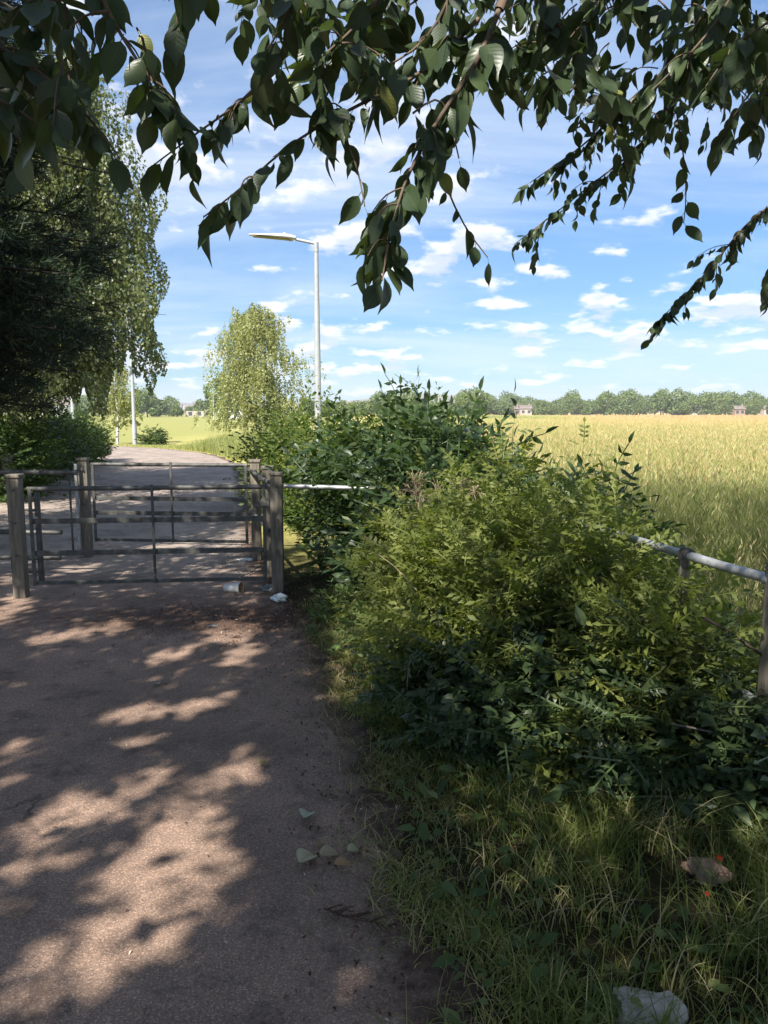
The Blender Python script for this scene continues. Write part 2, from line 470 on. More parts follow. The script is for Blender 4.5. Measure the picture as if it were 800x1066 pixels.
def ground_mat():
    m, nt, N, L = mat_new('meadow_ground')
    out = N.new('ShaderNodeOutputMaterial'); bs = N.new('ShaderNodeBsdfPrincipled')
    tc = N.new('ShaderNodeTexCoord'); o = tc.outputs['Object']
    def nz(s, d=6, st=(1, 1, 1), rgh=.6):
        mp = N.new('ShaderNodeMapping'); mp.inputs['Scale'].default_value = st; L.new(o, mp.inputs[0])
        n = N.new('ShaderNodeTexNoise'); n.inputs['Scale'].default_value = s; n.inputs['Detail'].default_value = d; n.inputs['Roughness'].default_value = rgh
        L.new(mp.outputs[0], n.inputs['Vector']); return n.outputs['Fac']
    def mr(v, a, b):
        n = N.new('ShaderNodeMapRange'); L.new(v, n.inputs[0]); n.inputs[1].default_value = a; n.inputs[2].default_value = b; return n.outputs[0]
    def mix(f, a, b):
        n = N.new('ShaderNodeMix'); n.data_type = 'RGBA'; L.new(f, n.inputs['Factor'])
        for k, q in (('A', a), ('B', b)):
            if isinstance(q, tuple): n.inputs[k].default_value = (*q, 1)
            else: L.new(q, n.inputs[k])
        return n.outputs['Result']
    sp = N.new('ShaderNodeSeparateXYZ'); L.new(o, sp.inputs[0])
    gold = ramp(N, [(.3, (.31, .32, .10)), (.5, (.44, .39, .14)), (.7, (.52, .41, .18))]); L.new(nz(.05, 6, (.35, 1, 1)), gold.inputs[0])
    fine = ramp(N, [(.3, (.65, .65, .6)), (.7, (1.3, 1.3, 1.25))]); L.new(nz(1.6, 8, (1, .5, 1), .75), fine.inputs[0])
    mg = N.new('ShaderNodeMix'); mg.data_type = 'RGBA'; mg.blend_type = 'MULTIPLY'; mg.inputs['Factor'].default_value = .8
    L.new(gold.outputs[0], mg.inputs['A']); L.new(fine.outputs[0], mg.inputs['B'])
    # sorrel-red band far out on the right, mown green to the left
    def mul(a, b):
        n = N.new('ShaderNodeMath'); n.operation = 'MULTIPLY'; L.new(a, n.inputs[0]); L.new(b, n.inputs[1]); return n.outputs[0]
    def add(a, b):
        n = N.new('ShaderNodeMath'); n.operation = 'ADD'; L.new(a, n.inputs[0]); L.new(b, n.inputs[1]); return n.outputs[0]
    def mulc(a, b):
        n = N.new('ShaderNodeMath'); n.operation = 'MULTIPLY'; L.new(a, n.inputs[0]); n.inputs[1].default_value = b; return n.outputs[0]
    far = mr(sp.outputs[1], 60, 120); right = mr(sp.outputs[0], 5, 70)
    c = mix(mulc(mul(far, right), .75), mg.outputs['Result'], (.54, .35, .17))
    leftm = mr(add(sp.outputs[0], mulc(nz(.12), 8)), -4, -10)
    c = mix(mul(leftm, mr(sp.outputs[1], 20, 28)), c, (.29, .285, .095))
    near = mr(add(sp.outputs[1], mulc(nz(.8), 4)), 13, 9)
    soil = ramp(N, [(.3, (.026, .022, .013)), (.55, (.045, .038, .020)), (.75, (.06, .055, .026))]); L.new(nz(9, 10), soil.inputs[0])
    c = mix(near, c, soil.outputs[0])
    L.new(c, bs.inputs['Base Color']); bs.inputs['Roughness'].default_value = .95; bs.inputs['Specular IOR Level'].default_value = .1
    bp = N.new('ShaderNodeBump'); bp.inputs['Strength'].default_value = .8; bp.inputs['Distance'].default_value = .05
    L.new(nz(14, 8), bp.inputs['Height']); L.new(bp.outputs[0], bs.inputs['Normal'])
    L.new(bs.outputs[0], out.inputs[0])
    return m


M = {}
M['path'] = path_mat()
M['ground'] = ground_mat()
M['cherry'] = leaf_mat('cherry_leaf', [(.0, (.032, .052, .028)), (.55, (.052, .080, .036)), (.93, (.080, .112, .042)), (1, (.19, .21, .06))], .26, .40, .42, veins=.06, tcol=1.4)
M['canopy'] = leaf_mat('canopy_leaf', [(.0, (.022, .046, .018)), (1, (.05, .08, .026))], .22, .5, .3)
M['elder'] = leaf_mat('elder_leaf', [(.0, (.028, .056, .022)), (.7, (.052, .088, .032)), (1, (.11, .14, .045))], .3, .42, .4, veins=.15)
M['rose'] = leaf_mat('bramble_leaf', [(.0, (.105, .135, .034)), (.6, (.168, .195, .050)), (1, (.27, .28, .09))], .45, .5, .3)
M['ivy'] = leaf_mat('ivy_leaf', [(.0, (.028, .048, .020)), (.75, (.050, .076, .028)), (1, (.09, .115, .04))], .2, .38, .4, veins=.15)
M['hedge'] = leaf_mat('hedge_leaf', [(.0, (.045, .080, .016)), (.6, (.085, .125, .022)), (1, (.17, .19, .03))], .35, .5, .3)
M['weed'] = leaf_mat('weed_leaf', [(.0, (.06, .10, .03)), (.6, (.11, .155, .05)), (1, (.22, .24, .10))], .35, .55, .25)
M['hedge_dark'] = leaf_mat('hedge_dark_leaf', [(.0, (.032, .060, .018)), (.6, (.058, .095, .024)), (1, (.13, .155, .035))], .3, .5, .3)
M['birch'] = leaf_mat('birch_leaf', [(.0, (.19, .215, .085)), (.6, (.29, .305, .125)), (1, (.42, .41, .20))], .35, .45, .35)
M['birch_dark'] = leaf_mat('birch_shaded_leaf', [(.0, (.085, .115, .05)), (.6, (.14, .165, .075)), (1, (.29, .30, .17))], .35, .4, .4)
M['needle'] = leaf_mat('pine_needle', [(.0, (.018, .034, .018)), (.7, (.034, .058, .030)), (1, (.10, .13, .07))], .1, .5, .3)
M['far'] = leaf_mat('far_leaf', [(.0, (.085, .125, .042)), (.5, (.145, .190, .060)), (1, (.23, .27, .09))], .2, .6, .2)
M['grass'] = leaf_mat('verge_grass', [(.0, (.095, .125, .032)), (.55, (.155, .19, .052)), (.85, (.26, .265, .095)), (1, (.47, .40, .22))], .4, .5, .3)
M['dry'] = leaf_mat('meadow_grass', [(.0, (.20, .25, .085)), (.4, (.35, .37, .14)), (.75, (.48, .43, .21)), (1, (.58, .39, .22))], .35, .6, .2, tcol=1.1)
M['shadegrass'] = leaf_mat('rank_grass', [(.0, (.13, .17, .05)), (.45, (.24, .27, .09)), (.8, (.38, .33, .17)), (1, (.42, .32, .20))], .3, .6, .2, tcol=1.1)
M['bark'] = noisy_mat('cherry_bark', (.035, .025, .02), (.13, .095, .07), 9, .85, bump=.6, stretch=(1, 1, .5), c3=(.2, .15, .11))
M['pinebark'] = noisy_mat('pine_bark', (.025, .018, .014), (.06, .045, .035), 9, .9, bump=.6)
M['straw'] = noisy_mat('dry_straw', (.16, .12, .07), (.42, .34, .22), 14, .85, bump=.2)
M['twig'] = noisy_mat('young_twig', (.05, .035, .022), (.13, .09, .05), 30, .7, bump=.3)
M['stem'] = noisy_mat('green_stem', (.05, .06, .02), (.13, .12, .05), 20, .7, bump=.3)
M['birchbark'] = noisy_mat('birch_bark', (.10, .09, .08), (.62, .60, .56), 5, .7, bump=.4, stretch=(1, 1, 3), c3=(.75, .73, .69))
M['galv'] = noisy_mat('galvanised_steel', (.24, .25, .25), (.40, .41, .41), 22, .5, .55, .15, spec=.5, c3=(.52, .53, .53))
M['oldmetal'] = noisy_mat('weathered_steel', (.055, .045, .036), (.10, .10, .093), 12, .6, .25, .3, c3=(.16, .16, .15))
M['wood'] = noisy_mat('weathered_post_wood', (.085, .072, .055), (.19, .165, .13), 7, .88, 0, .55, stretch=(5, 5, .6), c3=(.27, .24, .19), dist=.006)
M['pole'] = noisy_mat('lamp_pole_paint', (.36, .38, .39), (.46, .48, .49), 6, .5, .25, .05, spec=.4)
M['lamphead'] = noisy_mat('lamp_head_paint', (.55, .55, .53), (.66, .66, .64), 5, .45, .1, .05)
M['lens'] = noisy_mat('lamp_lens', (.26, .20, .11), (.34, .27, .16), 12, .3, 0, .1)
M['paper'] = noisy_mat('cup_paper', (.62, .58, .52), (.78, .75, .70), 10, .7, 0, .1)
M['cupin'] = noisy_mat('coffee_stained_card', (.32, .19, .08), (.5, .34, .18), 14, .8, 0, .1)
M['tissue'] = noisy_mat('white_tissue', (.66, .74, .74), (.82, .85, .84), 14, .85, 0, .3)
M['greyplastic'] = noisy_mat('dull_wrapper', (.14, .16, .16), (.34, .36, .34), 18, .4, 0, .3)
M['stone'] = noisy_mat('broken_concrete', (.24, .205, .17), (.48, .43, .37), 7, .95, 0, .9, c3=(.62, .57, .51), dist=.015)
M['brick'] = noisy_mat('old_brick', (.20, .12, .09), (.32, .22, .17), 14, .95, 0, .8, c3=(.44, .36, .30), dist=.01)
M['berry'] = noisy_mat('red_fruit', (.55, .02, .015), (.7, .05, .03), 10, .3, 0, .05, spec=.5)
M['deadleaf'] = leaf_mat('fallen_leaf', [(0, (.10, .06, .03)), (.35, (.34, .20, .11)), (.55, (.26, .20, .11)), (.8, (.44, .40, .27)), (1, (.42, .47, .37))], .1, .7, .2, veins=.25)
M['litter'] = leaf_mat('leaf_litter', [(0, (.04, .022, .015)), (.4, (.13, .065, .045)), (.8, (.27, .16, .11)), (1, (.55, .47, .36))], .05, .85, .15)
M['twigdead'] = noisy_mat('dead_twig', (.05, .025, .018), (.12, .06, .04), 30, .85, 0, .3)
M['wall'] = noisy_mat('house_render', (.36, .31, .27), (.46, .40, .35), 1, .9, 0, .05)
M['wallbrick'] = noisy_mat('house_brick', (.27, .19, .15), (.35, .26, .21), 1.5, .9, 0, .05)
M['roof'] = noisy_mat('house_roof', (.16, .13, .115), (.24, .20, .175), 1.5, .9, 0, .1)
M['white'] = noisy_mat('white_cladding', (.7, .7, .68), (.8, .8, .78), 1, .7, 0, .05)
M['glass'] = noisy_mat('window_glass', (.04, .05, .06), (.08, .09, .10), 1, .15, 0, .02, spec=.6)
M['hill'] = noisy_mat('far_hillside', (.075, .095, .035), (.26, .19, .11), .012, .95, 0, 0, c3=(.12, .14, .05), stretch=(1, .4, 1))
for k in ('paper',): pass


# ------------------------------------------------------------------ ground, path, hills
def sheet(name, x0, x1, y0, y1, nx, ny, z, mat):
    mb = MB(); xs = np.linspace(x0, x1, nx); ys = np.linspace(y0, y1, ny)
    X, Y = np.meshgrid(xs, ys); V = np.stack([X, Y, np.full_like(X, z)], -1).reshape(-1, 3)
    i = np.arange(ny - 1)[:, None] * nx; j = np.arange(nx - 1)[None]
    F = np.stack([i + j, i + j + 1, i + nx + j + 1, i + nx + j], -1).reshape(-1, 4)
    mb.add(V, F); return tag(mb.build(name, mat), kind='structure')


sheet('ground', -2600, 2600, -400, 3200, 60, 60, 0.0, M['ground'])

# path edges in plan: (y, left x, right x)
PATH = [(-4, -6.5, .35), (0, -6.0, .28), (1.8, -6.0, .20), (2.74, -6.2, .09), (3.4, -6.3, 0.0), (4.4, -6.4, -.25), (5.5, -6.4, -.52), (6.3, -6.4, -.80),
        (7.5, -6.6, -1.15), (9, -6.9, -1.55), (12, -7.3, -2.15), (16, -7.9, -3.0), (20, -8.9, -3.8), (24, -9.8, -4.7), (27.5, -10.6, -6.0), (30, -11.6, -7.2), (33, -13.8, -9.6), (36, -16.5, -13.0), (39, -20, -16.5), (42, -24.5, -21), (45, -31, -27), (48, -40, -35)]
py_ = [p[0] for p in PATH]


def path_right(y): return np.interp(y, py_, [p[2] for p in PATH])


def path_left(y): return np.interp(y, py_, [p[1] for p in PATH])


_wr = np.random.default_rng(5)
_wk = [(_wr.normal(0, a, 700), d) for a, d in ((.05, .45), (.03, .14), (.018, .05))]


def wob(y, s=0.0):
    y = np.asarray(y, float); o = 0
    for k, (v, d) in enumerate(_wk):
        u = (y + 6 + s * 7.3) / d % 690; i = u.astype(int); f = u - i; f = f * f * (3 - 2 * f)
        o = o + v[i] * (1 - f) + v[i + 1] * f
    return o


def build_path():
    mb = MB()
    ys = np.concatenate([np.arange(-4, 10, .04), np.arange(10, 48, .3)])
    L = path_left(ys) + wob(ys, 1); Rr = path_right(ys) + wob(ys, 2)
    # then the bend to the left
    cx, cy = -14.5, 30.0
    nx = 90; rows = []
    for y, l, r in zip(ys, L, Rr):
        rows.append(np.stack([l + (r - l) * (1 - (1 - np.linspace(0, 1, nx)) ** 1.8), np.full(nx, y), np.full(nx, .004)], 1))
    V = np.concatenate(rows); n = len(rows)
    i = np.arange(n - 1)[:, None] * nx; j = np.arange(nx - 1)[None]
    F = np.stack([i + j, i + j + 1, i + nx + j + 1, i + nx + j], -1).reshape(-1, 4)
    ed = np.clip((path_right(V[:, 1]) - V[:, 0]) / .45, 0, 1)
    mb.add(V, F, None, ed); return tag(mb.build('path', M['path']), kind='structure')


build_path()


def build_hills():
    mb = MB(); nx, ny = 90, 12
    xs = np.linspace(-2400, 1500, nx); ys = np.linspace(1100, 2300, ny)
    X, Y = np.meshgrid(xs, ys)
    prof = np.clip((Y - 1100) / 800, 0, 1)
    H = prof ** 1.2 * (30 + 14 * np.sin(X / 310 + 1) + 8 * np.sin(X / 130) + 5 * np.sin(X / 61)) * np.clip((900 - X) / 900, .25, 1)
    V = np.stack([X, Y, H - 1.0], -1).reshape(-1, 3)
    i = np.arange(ny - 1)[:, None] * nx; j = np.arange(nx - 1)[None]
    F = np.stack([i + j, i + j + 1, i + nx + j + 1, i + nx + j], -1).reshape(-1, 4)
    mb.add(V, F); tag(mb.build('hills', M['hill']), kind='structure')


build_hills()


def haze():
    m, nt, N, L = mat_new('summer_haze')
    out = N.new('ShaderNodeOutputMaterial'); v = N.new('ShaderNodeVolumePrincipled')
    v.inputs['Color'].default_value = (.80, .88, .97, 1); v.inputs['Density'].default_value = HAZE
    L.new(v.outputs[0], out.inputs['Volume'])
    mb = MB(); x0, x1, y0, y1, z0, z1 = -2700, 2700, -500, 3300, -2, 70
    V = [(x0, y0, z0), (x1, y0, z0), (x1, y1, z0), (x0, y1, z0), (x0, y0, z1), (x1, y0, z1), (x1, y1, z1), (x0, y1, z1)]
    mb.add(V, [(3, 2, 1, 0), (4, 5, 6, 7), (0, 1, 5, 4), (1, 2, 6, 5), (2, 3, 7, 6), (3, 0, 4, 7)])
    o = tag(mb.build('haze', m, smooth=False), kind='stuff')


HAZE = 0.00036
haze()


# ------------------------------------------------------------------ kissing gate and fences
def gate():
    A = G(23, 622); C = G(290, 616)
    B = G(92, 580); D = G(268, 583); E = G(281, 600)
    for q in (A, B, C, D, E): q[2] = 0
    root = thing('kissing_gate', 'grey tubular metal kissing gate with weathered square posts across the tarmac path', 'gate', (A + C) / 2)
    hs = [1.04, 1.07, 1.045, 1.06, 1.05]
    for q, h, w in zip((A, B, C, D, E), hs, (.105, .10, .105, .10, .10)):
        p = bevel_box('post', (w, w, h), M['wood'], root, (q[0], q[1], h / 2), .05, .012)
        cp = bevel_box('post_cap', (w + .022, w + .022, .03), M['wood'], p, (q[0], q[1], h + .017), .05, .009)
    u = nrm(C - A); n_ = np.array([-u[1], u[0], 0])

    def panel(p0, p1, zt, zs, zb, name):
        u = nrm(p1 - p0); Ln = np.linalg.norm(p1 - p0)
        m = MB(); tube(m, [p0 + [0, 0, zt], p1 + [0, 0, zt]], .021, 10)
        pa = m.build(name, M['oldmetal'], root)
        ang = math.atan2(u[1], u[0])
        for z in zs:
            c = (p0 + p1) / 2
            bevel_box('flat_bar', (Ln - .03, .012, .046), M['oldmetal'], pa, (c[0], c[1], z), ang, .003)
        c = (p0 + p1) / 2
        bevel_box('bottom_bar', (Ln - .03, .022, .032), M['oldmetal'], pa, (c[0], c[1], zb), ang, .004)
        nn = np.array([-u[1], u[0], 0])
        for t, w in ((.012, .03), (.515, .024), (.988, .03)):
            q = p0 + u * Ln * t - nn * .02
            top = zt + (.03 if t == .515 else 0)
            bevel_box('upright', (w, .012, top - zb + .02), M['oldmetal'], pa, (q[0], q[1], (top + zb - .02) / 2), ang, .003)
        return pa
    f = panel(A + u * .10 - n_ * .0, C - u * .085, .945, [.665, .385], .125, 'front_panel')
    ub = nrm(D - B)
    b = panel(B + ub * .09, D - ub * .08, 1.03, [.66, .50], .20, 'back_panel')
    # right-hand side rails tying the three posts together
    for z in (.98, .55):
        m = MB(); tube(m, [C + [-.07, 0.02, z], E + [-.085, 0, z], D + [-.06, 0, z]], .019, 8); m.build('side_rail', M['oldmetal'], root)
    # slim clap stop and the swing leaf's stile beside the far left post
    q = G(44, 607); bevel_box('clap_stop', (.042, .05, .86), M['oldmetal'], root, (q[0], q[1], .43), .1, .006)
    q = G(84, 582); bevel_box('stile', (.03, .03, .98), M['galv'], root, (q[0], q[1], .55), .1, .004)
    q = G(77, 583); m = MB(); tube(m, [(q[0], q[1], .10), (q[0], q[1], .93)], .012, 8); m.build('stile', M['oldmetal'], root)
    for q, zs in ((A, (.94, .66, .38)), (C, (.95, .66, .38)), (B, (.98, .6)), (D, (.98, .6))):
        for z in zs:
            m = MB(); tube(m, [(q[0] + .01, q[1] - .062, z), (q[0] + .01, q[1] - .078, z)], .011, 8); m.build('bolt', M['oldmetal'], root)
    q = C - u * .12
    bevel_box('latch', (.13, .02, .05), M['oldmetal'], root, (q[0], q[1] - .03, .80), .05, .004)
    for z in (.12, .7):
        q = G(42, 608); m = MB(); tube(m, [(q[0] - .14, q[1] - .05, z + .01), (q[0] + .02, q[1] - .02, z)], .011, 8); m.build('hinge', M['oldmetal'], root)
    return A, B, C, D


GA, GB, GC, GD = gate()


def left_fence():
    d = 7.25
    xr = (80 - 400) / FPX * d
    root = thing('rail_fence', 'low dark three-rail metal fence beside the kissing gate, running off past the dark hedge', 'fence', (xr, d, 0))
    for z, r, xe in ((1.02, .026, xr), (.44, .022, xr - .18), (.19, .022, xr - .2)):
        m = MB(); tube(m, [(xe, d, z), (xe - 1.2, d + .02, z + .003), (-6.4, d + .1, z)], r, 10); m.build('rail', M['oldmetal'], root)
    for x in (-3.62, -5.2):
        bevel_box('post', (.055, .055, 1.05), M['oldmetal'], root, (x, d + .06, .525), .1, .008)


left_fence()


def right_fence():
    c0 = GC + [.07, 0, 0]
    pts = [np.array([c0[0], c0[1], .95]), np.array([.82, 6.2, .95])]
    p2 = np.array([1.37, 3.38, .955]); p3 = np.array([1.565, 2.98, .94]); p4 = np.array([2.3, .2, .95])
    p3 = np.array([1.50, 2.93, .945])
    root = thing('rail_fence', 'galvanised tube rail fence on weathered posts half buried in the bushes by the meadow', 'fence', (.82, 6.2, 0))
    m = MB(); tube(m, [pts[0], pts[1]], .019, 12); m.build('rail', M['galv'], root)
    m = MB(); tube(m, [pts[1], pts[1] * .5 + p2 * .5 + [0, 0, -.01], p2], .0195, 12); m.build('rail', M['galv'], root)
    m = MB(); tube(m, [p2, p2 * .5 + p3 * .5, p3 + [.035, -.04, 0]], .0205, 14); m.build('rail', M['galv'], root)
    m = MB(); tube(m, [p3, p4], .0205, 12); m.build('rail', M['galv'], root)
    for q, w, h, mt in ((pts[1], .10, .98, 'wood'), (p3 + [.045, -.06, 0], .115, 1.02, 'wood'), (p4, .11, 1.0, 'wood')):
        pb = bevel_box('post', (w, w, h), M[mt], root, (q[0], q[1], h / 2), -.12, .022)
    # slim post with the strap that holds the rail joint
    pb = bevel_box('post', (.042, .04, .94), M['wood'], root, (p2[0] + .01, p2[1] + .05, .47), -.1, .006)
    m = MB()
    th = np.linspace(-.6, pi + .6, 12)
    dr = nrm(p3 - p2); nn = np.array([-dr[1], dr[0], 0])
    arc = [p2 + .026 * (math.cos(a) * nn + math.sin(a) * np.array([0, 0, 1])) for a in th]
    for k in (-.016, 0, .016): tube(m, np.array(arc) + dr * k, .010, 6)
    m.build('rail_strap', M['oldmetal'], pb)
    # lower rail, mostly lost in leaves
    m = MB(); tube(m, [pts[1] + [0, 0, -.5], p2 + [0, 0, -.5], p3 + [0, 0, -.5]], .02, 8); m.build('rail', M['galv'], root)


right_fence()


# ------------------------------------------------------------------ lamp posts
def lamp(x, y, h, label, head_len=1.0, arm=.55, az=pi, group='street lamps along the path', det=True):
    root = thing('street_lamp', label, 'street lamp', (x, y, 0), group)
    dx, dy = math.cos(az), math.sin(az)
    m = MB(); tube(m, [(x, y, 0), (x, y, .9), (x, y, 1.0)], [.11, .11, .095], 16); base = m.build('base_tube', M['pole'], root)
    if det:
        bevel_box('access_door', (.09, .012, .4), M['pole'], base, (x, y - .083, .55), 0, .004)
    m = MB(); tube(m, [(x, y, 1.0), (x, y, h * .6), (x, y, h - .12)], [.092, .074, .052], 16); m.build('pole', M['pole'], root)
    m = MB(); tube(m, [(x, y, h - .2), (x, y, h + .03)], [.062, .062], 14); m.build('collar', M['pole'], root)
    m = MB(); tube(m, [(x, y, h), (x + dx * arm * .5, y + dy * arm * .5, h + .05), (x + dx * arm, y + dy * arm, h + .1)], .038, 12); m.build('arm', M['pole'], root)
    # flat tapering lantern head
    hb = MB(); n = 9; S = 12
    t = np.linspace(0, 1, n); w = .19 * np.array([.45, .8, 1, 1, .98, .92, .82, .66, .38]); hh = .075 * np.array([.9, 1.25, 1.3, 1.15, 1, .85, .7, .55, .35])
    V = []
    for i in range(n):
        c = np.array([x + dx * (arm + t[i] * head_len), y + dy * (arm + t[i] * head_len), h + .115 + .09 * t[i]])
        for k in range(S):
            a = k / S * 2 * pi
            zz = math.sin(a); zz = zz if zz > 0 else zz * .35
            V.append(c + np.array([-dy, dx, 0]) * w[i] * math.cos(a) + np.array([0, 0, 1]) * hh[i] * zz)
    F = [(i * S + k, i * S + (k + 1) % S, (i + 1) * S + (k + 1) % S, (i + 1) * S + k) for i in range(n - 1) for k in range(S)]
    hb.add(V, F)
    for idx in (0, n - 1):
        o = idx * S; c = np.mean(V[o:o + S], axis=0)
        hb.add(np.array(V[o:o + S] + [c]), [(q, (q + 1) % S, (q + 2) % S, S) for q in range(0, S, 2)])
    head = hb.build('lamp_head', M['lamphead'], root)
    a0, a1 = arm + .14 * head_len, arm + .93 * head_len
    am = (a0 + a1) / 2
    bevel_box('lens', ((a1 - a0), .22, .012), M['lens'], head, (x + dx * am, y + dy * am, h + .115 + .045 - .028), 0, .004, (0, .09 if dx < 0 else -.09, az if dx >= 0 else 0))
    if det:
        m = MB(); q = np.array([x + dx * (arm + .28), y + dy * (arm + .28), h + .19]); tube(m, [q, q + [0, 0, .07]], .035, 12); m.build('photocell', M['lamphead'], head)
        m = MB(); q = np.array([x + dx * (arm + .12), y + dy * (arm + .12), h + .06]); tube(m, [q, q + [0, 0, .06]], [.05, .06], 12); m.build('spigot', M['lamphead'], head)
    return root


lamp(-1.68, 19.5, 5.72, 'tall grey street lamp rising behind the elder bush with its head stretched towards the birch', 1.15, .5)
lamp(-12.1, 37.0, 6.0, 'grey street lamp at the bend of the path, its head lost in birch leaves', .8, .5, pi, det=False)
lamp(-14.1, 34.7, 6.0, 'grey street lamp standing behind the long dark hedge, under the pine', .8, .3, 0, det=False)
lamp(-27.6, 124, 6.0, 'tiny distant street lamp in front of the small bushy tree past the mown grass', .8, .4, pi, det=False)


# ------------------------------------------------------------------ shrubs
def shell(blobs, n, lump=.14, deep=0.0):
    blobs = np.array(blobs, float)
    c, r = blobs[:, :3], blobs[:, 3:6]
    w = (r[:, 0] * r[:, 1] + r[:, 0] * r[:, 2] + r[:, 1] * r[:, 2]); w /= w.sum()
    out = []; nor = []
    while sum(len(a) for a in out) < n:
        k = rng.choice(len(blobs), 2 * n, p=w)
        d = nrm(rv(2 * n))
        lum = 1 + lump * (np.sin(d[:, 0] * 5 + k) + np.sin(d[:, 1] * 6 + 2 * k) + np.sin(d[:, 2] * 5.5 + 3 * k)) / 1.7
        rr = lum * (1 - deep * rng.random(2 * n) ** 1.5)
        p = c[k] + r[k] * d * rr[:, None]
        ok = p[:, 2] > .03
        q = ((p[:, None] - c[None]) / r[None]); ins = (q ** 2).sum(-1); ins[np.arange(len(p)), k] = 9
        ok &= (ins > .72).all(1)
        out.append(p[ok]); nor.append(nrm(d / r[k])[ok])
    return np.concatenate(out)[:n], np.concatenate(nor)[:n]


def shoot_bush(mb, stems, blobs, n, per, tp, scale=(.8, 1.15), t0=.45, lump=.16, over=.12, deep=.35, nstem=60, stem_r=.005, tone_f=None, droop=.12, splay=.9, up=.55, root_z=.02):
    """n arching shoots from low inside the bush to its shell, each with PER leaves on its outer part"""
    end, nor = shell(blobs, n, lump, deep)
    end = end + nor * (rng.random((n, 1)) ** 3) * over * 2.2
    b = np.array(blobs, float)
    k = np.argmin((((end[:, None, :2] - b[None, :, :2]) / b[None, :, 3:5]) ** 2).sum(-1), 1)
    base = b[k, :3] * np.array([1, 1, 0]) + rv(n, 1) * b[k, 3:6] * np.array([.3, .3, 0]) + np.array([0, 0, root_z])
    mid = base * .45 + end * .55; mid[:, 2] = base[:, 2] * .3 + end[:, 2] * .7 + droop * np.linalg.norm(end - base, axis=1)
    def at(t):
        t = t[..., None]; return (1 - t) ** 2 * base[:, None] + 2 * t * (1 - t) * mid[:, None] + t * t * end[:, None]
    t = np.linspace(t0, 1, per)[None] + rng.uniform(-.03, .03, (n, per)); t = np.clip(t, 0, 1)
    p = at(t); dr = nrm(at(np.clip(t + .02, 0, 1.02)) - at(t - .02))
    sd = nrm(np.cross(dr, np.array([0, 0, 1.0])))
    alt = np.where(np.arange(per) % 2 == 0, 1.0, -1.0)[None, :, None]
    rz = rng.normal(0, .45, (n, per, 3))
    y = dr * .5 + sd * alt * splay + rz * .6 + np.array([0, 0, .12])
    y[:, -1] = dr[:, -1] + rz[:, -1] * .3
    nh = np.array([0, 0, up]) + nor[:, None] * .5 + rng.normal(0, .35, (n, per, 3))
    tn = rng.random((n, per)) * .55 + rng.random((n, 1)) * .35 if tone_f is None else tone_f(p)
    tn = np.where(rng.random((n, per)) > .975, 1.0, tn)
    scatter(mb, tp, p.reshape(-1, 3), y.reshape(-1, 3), nh.reshape(-1, 3), rng.uniform(*scale, n * per), tn.ravel())
    for i in rng.choice(n, min(nstem, n), replace=False):
        tt = np.linspace(0.05, .97, 7); q = (1 - tt[:, None]) ** 2 * base[i] + 2 * (tt * (1 - tt))[:, None] * mid[i] + (tt ** 2)[:, None] * end[i]
        tube(stems, q, np.linspace(stem_r, stem_r * .35, 7), 5, .5, False)


def bush(name, label, cat, loc, mat, blobs, layers, stem_mat='stem', group=None):
    root = thing(name, label, cat, loc, group)
    st = MB(); lf = MB()
    for L_ in layers: shoot_bush(lf, st, **{'blobs': blobs, **L_})
    lf.build('foliage', M[mat], root); st.build('sprays' if name == 'dark_hedge' else 'stems', M[stem_mat], root)  # the dark hedge's stems are built under the name sprays
    return root


ELD = [pinnate(2, .20, .085, .42, .3, s) for s in (1, 2)]
ROSE = [pinnate(3, .105, .034, .55, .2, s, 2) for s in (3, 4)]
BIGLEAF = leaf_tpl(3, .55, .2, .3, 'ovate')
def heart():
    a = np.array([0, .5, .95, 1.25, 1.65, 2.1, 2.6, pi]); r = np.array([.30, .46, .60, .50, .56, .58, .72, 1.0])   # shallow-lobed ivy outline
    V = [(0, .0, 0), (0, .33, .02)] ; U = [(.5, 0), (.5, .35)]
    L_ = [(-math.sin(t) * q * .62, .36 - math.cos(t) * q * .62, -.10 * q * q) for t, q in zip(a, r)]
    n = len(L_); pts = L_ + [(-x, y, z) for x, y, z in L_[1:-1][::-1]]
    V = [(0, .36, .03)] + pts; m = len(pts)
    F = [(0, 1 + i, 1 + (i + 1) % m, 1 + (i + 2) % m) for i in range(0, m, 2)]
    return np.array(V), np.array(F), np.array([(.5 + v[0], v[1]) for v in V])


ROUND = heart()
SMALL = leaf_tpl(2, .55, .2, .2, 'ovate')

# elder: the tall dark bush behind the rail
bush('elder_bush', 'tall dark green elder bush with long toothed leaflets standing out against the sky', 'bush', (.2, 7.1, 0), 'elder',
     [(.35, 7.3, .7, .95, .8, .80), (.1, 7.5, .85, .6, .6, .74), (.55, 7.0, .95, .5, .5, .66), (.1, 6.15, .62, .42, .28, .45), (.55, 6.0, .6, .4, .28, .5), (1.05, 6.7, .5, .6, .5, .55)],
     [dict(n=330, per=9, tp=ELD[0], scale=(1.0, 1.5), over=.16, stem_r=.009, nstem=90, droop=.05),
      dict(n=170, per=8, tp=ELD[1], scale=(.9, 1.3), deep=.8, nstem=10)])
# the spray of elder that leans out over the meadow
bush('elder_sapling', 'loose sprays of elder leaves reaching over the buried rail towards the tall meadow grass', 'shrub', (1.25, 5.7, 0), 'elder',
     [(1.25, 5.7, .55, .45, .4, .55), (1.66, 5.6, .5, .3, .35, .66), (1.0, 6.1, .6, .4, .4, .55)],
     [dict(n=64, per=8, tp=ELD[0], scale=(.85, 1.25), over=.14, stem_r=.006, nstem=40, t0=.55, droop=.02)])
